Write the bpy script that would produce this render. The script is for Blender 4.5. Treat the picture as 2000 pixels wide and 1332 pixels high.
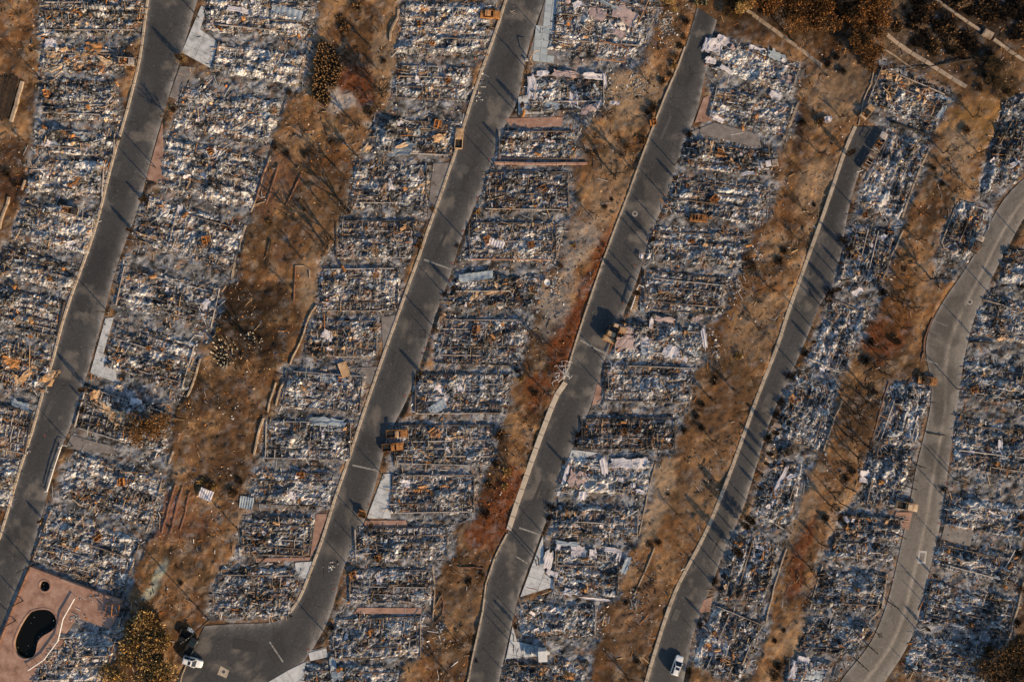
import bpy, math, random
import numpy as np
from mathutils import Vector, Matrix, Euler

random.seed(7)
RNG = np.random.default_rng(11)
SC = bpy.context.scene
COL = SC.collection
for o in list(bpy.data.objects):
    bpy.data.objects.remove(o)

# ------------------------------------------------------------------ camera
H = 160.0            # drone height in metres
S = 0.12             # metres per photo pixel on the ground
cam_d = bpy.data.cameras.new('camera')
cam_d.lens = 24.0; cam_d.sensor_width = 36.0; cam_d.sensor_fit = 'HORIZONTAL'
cam_d.clip_end = 6000.0
cam = bpy.data.objects.new('camera', cam_d)
cam.location = (0, 0, H); cam.rotation_euler = (0, 0, 0)
COL.objects.link(cam); SC.camera = cam

# ------------------------------------------------------------------ sky, sun, exposure
SUN_EL = math.radians(20.0)
SUN_DIR = Vector((0.67 * math.cos(SUN_EL), -0.742 * math.cos(SUN_EL), math.sin(SUN_EL))).normalized()
w = bpy.data.worlds.new('World'); SC.world = w; w.use_nodes = True
nt = w.node_tree; nt.nodes.clear()
sky = nt.nodes.new('ShaderNodeTexSky'); sky.sky_type = 'NISHITA'; sky.sun_disc = False
sky.sun_elevation = SUN_EL
sky.sun_rotation = math.atan2(SUN_DIR.x, SUN_DIR.y)
sky.air_density = 1.3; sky.dust_density = 0.8; sky.ozone_density = 2.6
bg = nt.nodes.new('ShaderNodeBackground'); bg.inputs['Strength'].default_value = 0.10
wo = nt.nodes.new('ShaderNodeOutputWorld')
nt.links.new(sky.outputs[0], bg.inputs[0]); nt.links.new(bg.outputs[0], wo.inputs[0])
sun_d = bpy.data.lights.new('sun', 'SUN'); sun_d.energy = 5.0; sun_d.angle = math.radians(0.55)
sun_d.color = (1.0, 0.72, 0.42)
sun = bpy.data.objects.new('sun', sun_d); COL.objects.link(sun)
sun.rotation_euler = SUN_DIR.to_track_quat('Z', 'Y').to_euler()
SC.view_settings.view_transform = 'Standard'; SC.view_settings.look = 'None'
SC.view_settings.exposure = 0.48; SC.view_settings.gamma = 1.0
SC.view_settings.use_curve_mapping = False

# ------------------------------------------------------------------ helpers
def W(px, py, z=0.0):
    k = S * (H - z) / H
    return Vector(((px - 1000) * k, (666 - py) * k, z))

def W2(p):
    return np.array([(p[0] - 1000) * S, (666 - p[1]) * S])

def lattice(seed):
    return np.random.default_rng(seed).random((256, 256))
_LAT = {}
def vnoise(x, y, seed=0):
    if seed not in _LAT: _LAT[seed] = lattice(seed)
    g = _LAT[seed]
    xi = np.floor(x).astype(int); yi = np.floor(y).astype(int)
    fx = x - xi; fy = y - yi
    fx = fx * fx * (3 - 2 * fx); fy = fy * fy * (3 - 2 * fy)
    a = g[xi & 255, yi & 255]; b = g[(xi + 1) & 255, yi & 255]
    c = g[xi & 255, (yi + 1) & 255]; d = g[(xi + 1) & 255, (yi + 1) & 255]
    return (a * (1 - fx) + b * fx) * (1 - fy) + (c * (1 - fx) + d * fx) * fy
def fbm(x, y, seed=0, oct=4, gain=0.55):
    t = 0; a = 1; s = 0
    for i in range(oct):
        t = t + a * vnoise(x * 2 ** i + 17 * i, y * 2 ** i + 31 * i, seed + i); s += a; a *= gain
    return t / s
def sstep(a, b, x):
    t = np.clip((x - a) / (b - a), 0, 1); return t * t * (3 - 2 * t)

def inside(x, y, poly):
    r = np.zeros(x.shape, bool); n = len(poly)
    for i in range(n):
        x1, y1 = poly[i]; x2, y2 = poly[(i + 1) % n]
        if y1 == y2: continue
        c = ((y1 > y) != (y2 > y)) & (x < (x2 - x1) * (y - y1) / (y2 - y1) + x1)
        r ^= c
    return r

def mesh_np(name, verts, quads=None, tris=None, cols=None, smooth=False):
    """mesh from numpy arrays; cols is one RGB per vertex"""
    me = bpy.data.meshes.new(name)
    verts = np.asarray(verts, np.float32).reshape(-1, 3)
    me.vertices.add(len(verts)); me.vertices.foreach_set('co', verts.ravel())
    loops = []; tot = []
    if quads is not None and len(quads):
        quads = np.asarray(quads, np.int32); loops.append(quads.ravel()); tot.append(np.full(len(quads), 4, np.int32))
    if tris is not None and len(tris):
        tris = np.asarray(tris, np.int32); loops.append(tris.ravel()); tot.append(np.full(len(tris), 3, np.int32))
    loops = np.concatenate(loops); tot = np.concatenate(tot)
    starts = np.concatenate([[0], np.cumsum(tot)[:-1]]).astype(np.int32)
    me.loops.add(len(loops)); me.loops.foreach_set('vertex_index', loops)
    me.polygons.add(len(tot)); me.polygons.foreach_set('loop_start', starts)
    try: me.polygons.foreach_set('loop_total', tot)
    except Exception: pass
    me.polygons.foreach_set('use_smooth', np.full(len(tot), smooth))
    if cols is not None:
        at = me.color_attributes.new('Col', 'FLOAT_COLOR', 'POINT')
        c = np.ones((len(verts), 4), np.float32); c[:, :3] = cols
        at.data.foreach_set('color', c.ravel())
    me.update(calc_edges=True); me.validate()
    return me

class MB:
    """collects simple solids into one mesh"""
    def __init__(s): s.v = []; s.f = []
    def box(s, c, d, rot=None, taper=1.0):
        i = len(s.v); hx, hy, hz = d[0] / 2, d[1] / 2, d[2] / 2
        for z in (-1, 1):
            t = taper if z > 0 else 1.0
            for x, y in ((-1, -1), (1, -1), (1, 1), (-1, 1)):
                p = Vector((x * hx * t, y * hy * t, z * hz))
                if rot is not None: p = rot @ p
                s.v.append(tuple(Vector(c) + p))
        s.f += [(i+3,i+2,i+1,i),(i+4,i+5,i+6,i+7),(i,i+1,i+5,i+4),(i+1,i+2,i+6,i+5),(i+2,i+3,i+7,i+6),(i+3,i,i+4,i+7)]
        return s
    def tube(s, pts, rad, n=6, cap=True):
        """tapered tube along pts"""
        i0 = len(s.v); m = len(pts)
        for k, p in enumerate(pts):
            p = Vector(p)
            d = (Vector(pts[min(k + 1, m - 1)]) - Vector(pts[max(k - 1, 0)])).normalized()
            a = d.orthogonal().normalized(); b = d.cross(a)
            r = rad[k] if hasattr(rad, '__len__') else rad
            for j in range(n):
                t = 2 * math.pi * j / n
                s.v.append(tuple(p + a * (r * math.cos(t)) + b * (r * math.sin(t))))
        for k in range(m - 1):
            for j in range(n):
                a = i0 + k * n + j; b = i0 + k * n + (j + 1) % n
                s.f.append((a, b, b + n, a + n))
        if cap:
            s.f.append(tuple(i0 + j for j in reversed(range(n))))
            s.f.append(tuple(i0 + (m - 1) * n + j for j in range(n)))
        return s
    def poly(s, pts, z0, z1):
        """prism from a counter-clockwise outline"""
        a = sum(pts[k][0] * pts[(k+1) % len(pts)][1] - pts[(k+1) % len(pts)][0] * pts[k][1] for k in range(len(pts)))
        if a < 0: pts = pts[::-1]
        i = len(s.v); n = len(pts)
        for z in (z0, z1):
            for p in pts: s.v.append((p[0], p[1], z))
        s.f.append(tuple(range(i + n, i + 2 * n)))
        s.f.append(tuple(reversed(range(i, i + n))))
        for k in range(n):
            s.f.append((i + k, i + (k + 1) % n, i + n + (k + 1) % n, i + n + k))
        return s
    def loft(s, rings, close=True, cap=True):
        i = len(s.v); n = len(rings[0])
        for r in rings: s.v += [tuple(p) for p in r]
        for k in range(len(rings) - 1):
            for j in range(n if close else n - 1):
                a = i + k * n + j; b = i + k * n + (j + 1) % n
                s.f.append((a, b, b + n, a + n))
        if cap:
            s.f.append(tuple(i + j for j in reversed(range(n))))
            s.f.append(tuple(i + (len(rings) - 1) * n + j for j in range(n)))
        return s
    def mesh(s, name, smooth=False):
        me = bpy.data.meshes.new(name); me.from_pydata(s.v, [], s.f); me.update()
        if smooth: me.polygons.foreach_set('use_smooth', [True] * len(me.polygons))
        return me
    def build(s, name, mat, parent=None, smooth=False):
        return link(name, s.mesh(name, smooth), mat, parent)

def link(name, me, mat=None, parent=None):
    o = bpy.data.objects.new(name, me); COL.objects.link(o)
    if mat is not None and me is not None and not len(me.materials): me.materials.append(mat)
    if parent is not None: o.parent = parent
    return o
def empty(name, loc=(0, 0, 0), rz=0.0):
    o = bpy.data.objects.new(name, None); COL.objects.link(o)
    o.location = loc; o.rotation_euler = (0, 0, rz); o.empty_display_size = 0.5
    return o
def tag(o, label=None, cat=None, group=None, kind=None):
    if label: o['label'] = label
    if cat: o['category'] = cat
    if group: o['group'] = group
    if kind: o['kind'] = kind
    return o
def copy_tree(o, parent=None):
    c = o.copy(); COL.objects.link(c); c.parent = parent
    for ch in KIDS.get(o.name, []):
        copy_tree(ch, c)
    return c
KIDS = {}
def reg(root):
    """remember the children of a prototype so that copying stays fast"""
    for o in [root] + list(root.children_recursive):
        KIDS[o.name] = list(o.children)

PENDING = []   # (object, look words, place words, photo y): ordinals are counted at the end
def later(o, look, place, py, cat, group):
    PENDING.append((o, look, place, py)); o['category'] = cat; o['group'] = group
ORD = ['first','second','third','fourth','fifth','sixth','seventh','eighth','ninth','tenth','eleventh','twelfth','thirteenth','fourteenth','fifteenth','sixteenth','seventeenth','eighteenth','nineteenth','twentieth']
def ordw(i):
    if i < 20: return ORD[i]
    n = i + 1; t, u = divmod(n, 10)
    tens = ['', '', 'twenty', 'thirty', 'forty', 'fifty', 'sixty', 'seventy', 'eighty', 'ninety'][t]
    return tens[:-1] + 'ieth' if u == 0 else tens + '-' + ORD[u - 1]

# ------------------------------------------------------------------ materials
def mat_base(name, rough=0.9, spec=0.25, metal=0.0):
    m = bpy.data.materials.new(name); m.use_nodes = True
    n = m.node_tree.nodes; b = n['Principled BSDF']
    b.inputs['Roughness'].default_value = rough
    b.inputs['Specular IOR Level'].default_value = spec
    b.inputs['Metallic'].default_value = metal
    return m, n, m.node_tree.links, b
def noise_node(n, l, scale, detail=4, rough=0.6, vec=None):
    t = n.new('ShaderNodeTexNoise'); t.inputs['Scale'].default_value = scale
    t.inputs['Detail'].default_value = detail; t.inputs['Roughness'].default_value = rough
    if vec is not None: l.new(vec, t.inputs['Vector'])
    return t
def ramp(n, l, src, stops):
    r = n.new('ShaderNodeValToRGB'); l.new(src, r.inputs[0])
    e = r.color_ramp.elements
    while len(e) < len(stops): e.new(0.5)
    for k, (p, c) in enumerate(stops):
        e[k].position = p; e[k].color = (c[0], c[1], c[2], 1)
    return r
def mat_attr(name, scale, lo, hi, bump=0.4, bscale=4.0, rough=0.95, spec=0.15, bdist=0.15):
    """base colour from the mesh's own colour layer, broken up by fine grain and relief"""
    m, n, l, b = mat_base(name, rough, spec)
    geo = n.new('ShaderNodeNewGeometry')
    a = n.new('ShaderNodeAttribute'); a.attribute_name = 'Col'
    t = noise_node(n, l, scale, 5, 0.7, geo.outputs['Position'])
    r = ramp(n, l, t.outputs[0], [(0.3, (lo,) * 3), (0.7, (hi,) * 3)])
    mx = n.new('ShaderNodeMix'); mx.data_type = 'RGBA'; mx.blend_type = 'MULTIPLY'
    mx.inputs['Factor'].default_value = 1.0
    l.new(a.outputs['Color'], mx.inputs[6]); l.new(r.outputs[0], mx.inputs[7])
    l.new(mx.outputs[2], b.inputs['Base Color'])
    if bump > 0:
        t2 = noise_node(n, l, bscale, 6, 0.7, geo.outputs['Position'])
        bp = n.new('ShaderNodeBump'); bp.inputs['Strength'].default_value = bump; bp.inputs['Distance'].default_value = bdist
        l.new(t2.outputs[0], bp.inputs['Height']); l.new(bp.outputs[0], b.inputs['Normal'])
    return m
def mat_noise(name, stops, scale=3.0, rough=0.8, spec=0.3, metal=0.0, bump=0.2, obj_random=0.0, bscale=None):
    m, n, l, b = mat_base(name, rough, spec, metal)
    tc = n.new('ShaderNodeTexCoord'); oi = n.new('ShaderNodeObjectInfo')
    va = n.new('ShaderNodeVectorMath'); va.operation = 'ADD'
    vs = n.new('ShaderNodeVectorMath'); vs.operation = 'SCALE'; vs.inputs['Scale'].default_value = 37.0
    l.new(oi.outputs['Location'], vs.inputs[0])
    l.new(tc.outputs['Object'], va.inputs[0]); l.new(vs.outputs[0], va.inputs[1])
    t = noise_node(n, l, scale, 6, 0.68, va.outputs[0])
    src = t.outputs[0]
    if obj_random:
        ad = n.new('ShaderNodeMath'); ad.operation = 'MULTIPLY_ADD'
        l.new(oi.outputs['Random'], ad.inputs[0]); ad.inputs[1].default_value = obj_random
        sb = n.new('ShaderNodeMath'); sb.operation = 'SUBTRACT'; l.new(t.outputs[0], sb.inputs[0]); sb.inputs[1].default_value = obj_random / 2
        l.new(sb.outputs[0], ad.inputs[2]); src = ad.outputs[0]
    r = ramp(n, l, src, stops); l.new(r.outputs[0], b.inputs['Base Color'])
    if bump:
        t2 = noise_node(n, l, bscale or scale * 4, 5, 0.7, va.outputs[0])
        bp = n.new('ShaderNodeBump'); bp.inputs['Strength'].default_value = bump; bp.inputs['Distance'].default_value = 0.05
        l.new(t2.outputs[0], bp.inputs['Height']); l.new(bp.outputs[0], b.inputs['Normal'])
    return m

M = {}
M['ground'] = mat_attr('scorched_earth', 4.5, 0.55, 1.5, 0.8, 4.5, bdist=0.16)
M['ash'] = mat_attr('ash', 2.6, 0.42, 1.60, 0.8, 2.4, bdist=0.18)
M['rubble'] = mat_attr('rubble', 5.0, 0.6, 1.35, 0.3, 9.0, bdist=0.05)
M['asphalt'] = mat_attr('asphalt', 1.6, 0.80, 1.22, 0.35, 14.0, rough=0.85, spec=0.25, bdist=0.03)
def add_cracks(m):
    n = m.node_tree.nodes; l = m.node_tree.links; b = n['Principled BSDF']; src = b.inputs['Base Color'].links[0].from_socket
    geo = n.new('ShaderNodeNewGeometry'); nz = noise_node(n, l, .5, 4, .6, geo.outputs['Position'])
    ad = n.new('ShaderNodeVectorMath'); ad.operation = 'MULTIPLY_ADD'; ad.inputs[1].default_value = (2.5,2.5,0); l.new(nz.outputs[1], ad.inputs[0]); l.new(geo.outputs['Position'], ad.inputs[2])
    vo = n.new('ShaderNodeTexVoronoi'); vo.feature = 'DISTANCE_TO_EDGE'; vo.inputs['Scale'].default_value = .16; l.new(ad.outputs[0], vo.inputs['Vector'])
    r = ramp(n, l, vo.outputs['Distance'], [(0.0, (.55,)*3), (0.012, (1,)*3)])
    mx = n.new('ShaderNodeMix'); mx.data_type = 'RGBA'; mx.blend_type = 'MULTIPLY'; mx.inputs['Factor'].default_value = .8; l.new(src, mx.inputs[6]); l.new(r.outputs[0], mx.inputs[7])
    v2 = n.new('ShaderNodeTexVoronoi'); v2.inputs['Scale'].default_value = 1.1; l.new(geo.outputs['Position'], v2.inputs['Vector'])
    r2 = ramp(n, l, v2.outputs['Distance'], [(0.05, (.26,.24,.22)), (0.09, (0,0,0))])
    m2 = n.new('ShaderNodeMix'); m2.data_type = 'RGBA'; m2.blend_type = 'ADD'; m2.inputs['Factor'].default_value = 1; l.new(mx.outputs[2], m2.inputs[6]); l.new(r2.outputs[0], m2.inputs[7])
    l.new(m2.outputs[2], b.inputs['Base Color'])
add_cracks(M['asphalt'])
M['concrete'] = mat_noise('concrete', [(0.25, (.26,.24,.22)), (0.5, (.40,.37,.34)), (0.75, (.52,.49,.45))], 0.7, obj_random=0.12)
M['pave'] = mat_noise('cream_pavement', [(0.2, (.16,.12,.09)), (0.38, (.44,.37,.29)), (0.75, (.58,.51,.42))], 0.6)
M['kerb'] = mat_noise('kerb_concrete', [(0.25, (.10,.08,.065)), (0.42, (.34,.275,.21)), (0.75, (.52,.44,.35))], 0.9, obj_random=.12)
M['slab_white'] = mat_noise('pale_slab', [(0.25, (.16,.165,.17)), (0.40, (.36,.375,.385)), (0.52, (.49,.505,.52)), (0.75, (.62,.63,.64))], 0.6, obj_random=.08)
M['slab_grey'] = mat_noise('grey_slab', [(0.25, (.10,.09,.085)), (0.5, (.19,.17,.16)), (0.75, (.28,.255,.235))], 0.5)
M['slab_pink'] = mat_noise('salmon_concrete', [(0.25, (.09,.055,.042)), (0.42, (.27,.155,.115)), (0.60, (.37,.235,.18)), (0.78, (.44,.32,.26))], 0.45)
M['tile'] = mat_noise('blue_grey_paver', [(0.25, (.26,.31,.35)), (0.5, (.38,.43,.46)), (0.75, (.47,.51,.53))], 0.6, obj_random=0.25)
M['steel'] = mat_noise('burnt_steel', [(0.22, (.03,.028,.028)), (0.42, (.09,.065,.05)), (0.55, (.22,.165,.125)), (0.72, (.44,.40,.37))], 1.1, obj_random=0.5)
M['rust'] = mat_noise('rusted_steel', [(0.2, (.03,.016,.010)), (0.40, (.14,.055,.020)), (0.58, (.34,.14,.045)), (0.8, (.46,.27,.14))], 2.2, obj_random=0.45)
M['rustbright'] = mat_noise('bright_fresh_rust', [(0.2, (.04,.02,.012)), (0.42, (.20,.085,.028)), (0.60, (.42,.19,.06)), (0.8, (.52,.31,.16))], 2.0, obj_random=0.4)
M['tan'] = mat_noise('scorched_tan_sheet', [(0.2, (.10,.05,.025)), (0.42, (.38,.23,.12)), (0.6, (.52,.38,.25)), (0.8, (.6,.5,.4))], 0.9, obj_random=0.2)
M['white'] = mat_noise('smoke_stained_white_panel', [(0.2, (.16,.14,.14)), (0.36, (.42,.39,.41)), (0.54, (.62,.585,.61)), (0.85, (.70,.67,.69))], 0.9)
M['pinkpanel'] = mat_noise('pinkish_roof_panel', [(0.2, (.14,.10,.10)), (0.42, (.36,.27,.26)), (0.7, (.50,.40,.38))], 0.6)
M['bluesheet'] = mat_noise('blue_grey_metal_sheet', [(0.2, (.08,.09,.10)), (0.5, (.26,.31,.36)), (0.8, (.46,.51,.55))], 0.8, rough=0.6)
M['char'] = mat_noise('charred_wood', [(0.3, (.010,.009,.008)), (0.6, (.028,.023,.019)), (0.8, (.09,.07,.055))], 2.5)
M['bark'] = mat_noise('scorched_bark', [(0.25, (.012,.009,.007)), (0.55, (.04,.026,.018)), (0.78, (.16,.10,.06))], 1.8)
M['twig_pale'] = mat_noise('bare_pale_wood', [(0.25, (.07,.045,.03)), (0.55, (.26,.16,.09)), (0.8, (.42,.30,.19))], 1.5)
M['foliage'] = mat_attr('dead_leaves', 3.0, 0.7, 1.3, 0.0)
M['wall'] = mat_noise('garden_wall_concrete', [(0.25, (.10,.07,.05)), (0.5, (.34,.26,.19)), (0.78, (.50,.42,.33))], 0.8)
M['brickred'] = mat_noise('red_brick', [(0.25, (.06,.03,.02)), (0.5, (.17,.085,.055)), (0.8, (.30,.19,.13))], 1.2)
M['paintwhite'] = mat_noise('worn_white_paint', [(0.35, (.08,.078,.075)), (0.52, (.26,.25,.235)), (0.8, (.46,.44,.41))], 2.2, bump=0)
M['patch_dark'] = mat_noise('newer_asphalt', [(0.3, (.030,.030,.032)), (0.7, (.048,.047,.048))], 1.5)
M['patch_pale'] = mat_noise('older_asphalt', [(0.3, (.055,.054,.054)), (0.7, (.095,.09,.086))], 1.2)
M['paintfaint'] = mat_noise('nearly_worn_paint', [(0.35, (.13,.12,.11)), (0.7, (.30,.28,.26))], 2.2, bump=0)
M['paintorange'] = mat_noise('orange_marking_paint', [(0.35, (.10,.07,.06)), (0.65, (.45,.10,.06))], 4.0, bump=0)
M['carwhite'], _n, _l, _b = mat_base('white_car_paint', 0.28, 0.5); _b.inputs['Base Color'].default_value = (.80,.80,.79,1); _b.inputs['Coat Weight'].default_value = 0.5
M['carblack'], _n, _l, _b = mat_base('dark_truck_paint', 0.35, 0.5); _b.inputs['Base Color'].default_value = (.020,.021,.022,1)
M['glass'], _n, _l, _b = mat_base('car_glass', 0.05, 0.5); _b.inputs['Base Color'].default_value = (.012,.016,.02,1)
M['tyre'], _n, _l, _b = mat_base('tyre_rubber', 0.8, 0.2); _b.inputs['Base Color'].default_value = (.018,.018,.018,1)
M['lampred'], _n, _l, _b = mat_base('tail_lamp', 0.2, 0.5); _b.inputs['Base Color'].default_value = (.35,.01,.01,1)
M['lampclear'], _n, _l, _b = mat_base('head_lamp', 0.1, 0.6); _b.inputs['Base Color'].default_value = (.6,.62,.64,1)
M['iron'] = mat_noise('cast_iron', [(0.3, (.04,.037,.035)), (0.7, (.12,.11,.10))], 4)
M['water'], _n, _l, _b = mat_base('murky_pool_water', 0.12, 0.15); _b.inputs['Base Color'].default_value = (.004,.0045,.003,1)
M['poolwall'] = mat_noise('sooty_pool_plaster', [(0.3, (.05,.05,.035)), (0.7, (.22,.21,.16))], 0.8)
M['dish'] = mat_noise('bleached_white_metal', [(0.25, (.5,.5,.5)), (0.7, (.75,.74,.73))], 1.5, rough=0.5)
M['deckwood'] = mat_noise('burnt_deck_board', [(0.25, (.015,.010,.007)), (0.55, (.055,.034,.02)), (0.8, (.13,.085,.05))], 1.4, obj_random=0.2)

# ------------------------------------------------------------------ traced outlines (photo pixels -> metres)
ROADS = {
 'first': ([(300,-60),(290,0),(283,60),(278,105),(268,150),(255,200),(243,245),(225,300),(213,350),(203,390),(190,444),(165,515),(140,580),(118,650),(105,710),(85,765),(70,830),(50,888),(35,935),(20,990),(2,1050),(-20,1110),(-50,1190),(-90,1300)],
           [(402,-60),(387,0),(380,20),(365,70),(353,117),(340,155),(325,205),(315,240),(300,290),(285,350),(275,395),(258,440),(240,485),(225,530),(212,575),(203,620),(190,660),(178,710),(165,745),(150,800),(138,838),(120,870),(108,900),(95,960),(80,1010),(68,1060),(55,1110),(30,1170),(0,1250),(-40,1330)]),
 'second': ([(1010,-60),(990,0),(975,50),(955,105),(935,160),(920,205),(908,245),(895,290),(880,330),(862,385),(838,447),(820,505),(800,555),(785,600),(765,655),(745,710),(725,770),(710,810),(700,845),(685,890),(670,935),(650,990),(632,1055),(610,1110),(585,1180),(562,1210),(530,1219),(480,1216),(400,1222)],
            [(1088,-60),(1065,0),(1050,35),(1033,90),(1022,130),(1015,200),(1000,222),(980,250),(962,310),(945,360),(930,395),(912,440),(900,465),(885,520),(875,555),(855,600),(840,650),(825,700),(803,760),(788,800),(765,830),(752,870),(738,930),(715,1010),(695,1065),(668,1105),(660,1150),(642,1215),(615,1262),(598,1285),(560,1340),(540,1400),(310,1400)]),
 'third': ([(1362,15),(1350,60),(1340,90),(1325,135),(1305,175),(1290,215),(1270,265),(1250,320),(1225,390),(1203,444),(1190,480),(1165,550),(1140,625),(1122,680),(1105,740),(1088,770),(1060,845),(1045,890),(1010,990),(995,1040),(970,1080),(950,1140),(945,1190),(925,1280),(915,1332),(895,1400)],
           [(1400,40),(1392,70),(1383,100),(1378,140),(1370,190),(1355,240),(1340,272),(1322,320),(1308,370),(1287,425),(1270,450),(1258,500),(1245,550),(1218,610),(1197,660),(1180,700),(1157,790),(1132,840),(1115,880),(1085,970),(1062,1030),(1050,1060),(1032,1110),(1012,1160),(1000,1220),(985,1280),(975,1332),(955,1400)]),
 'fourth': ([(1672,248),(1652,290),(1640,330),(1610,420),(1595,460),(1570,530),(1540,610),(1520,680),(1500,725),(1475,790),(1440,890),(1410,970),(1385,1030),(1355,1090),(1325,1140),(1300,1210),(1280,1275),(1263,1332),(1245,1400)],
            [(1730,248),(1692,305),(1668,360),(1657,410),(1643,490),(1635,545),(1602,590),(1580,650),(1550,720),(1522,780),(1500,830),(1475,920),(1450,1000),(1415,1070),(1392,1140),(1370,1190),(1350,1250),(1335,1332),(1320,1400)]),
 'fifth': ([(2080,300),(2000,345),(1950,400),(1918,470),(1885,530),(1850,575),(1822,622),(1806,660),(1806,700),(1822,740),(1820,790),(1803,860),(1787,920),(1777,990),(1763,1050),(1748,1120),(1732,1185),(1700,1262),(1648,1318),(1600,1400)],
           [(2080,370),(2000,415),(1978,470),(1947,520),(1925,570),(1902,620),(1882,700),(1872,780),(1864,830),(1850,930),(1836,1030),(1825,1080),(1810,1130),(1800,1190),(1784,1240),(1758,1290),(1725,1332),(1690,1400)]),
}
def smooth_px(pts):
    p = np.array(pts, float); d = np.concatenate([[0], np.cumsum(np.linalg.norm(np.diff(p, axis=0), axis=1))]); n = max(8, int(d[-1]/8))
    t = np.linspace(0, d[-1], n); q = np.stack([np.interp(t, d, p[:,0]), np.interp(t, d, p[:,1])], -1)
    for _ in range(22): q[1:-1] = (q[:-2] + 2*q[1:-1] + q[2:])/4
    return [tuple(v) for v in q]
ROADS = {k: (smooth_px(a), smooth_px(b)) for k, (a, b) in ROADS.items()}
ROADPOLY = {k: [tuple(W2(p)) for p in a + b[::-1]] for k, (a, b) in ROADS.items()}

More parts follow.
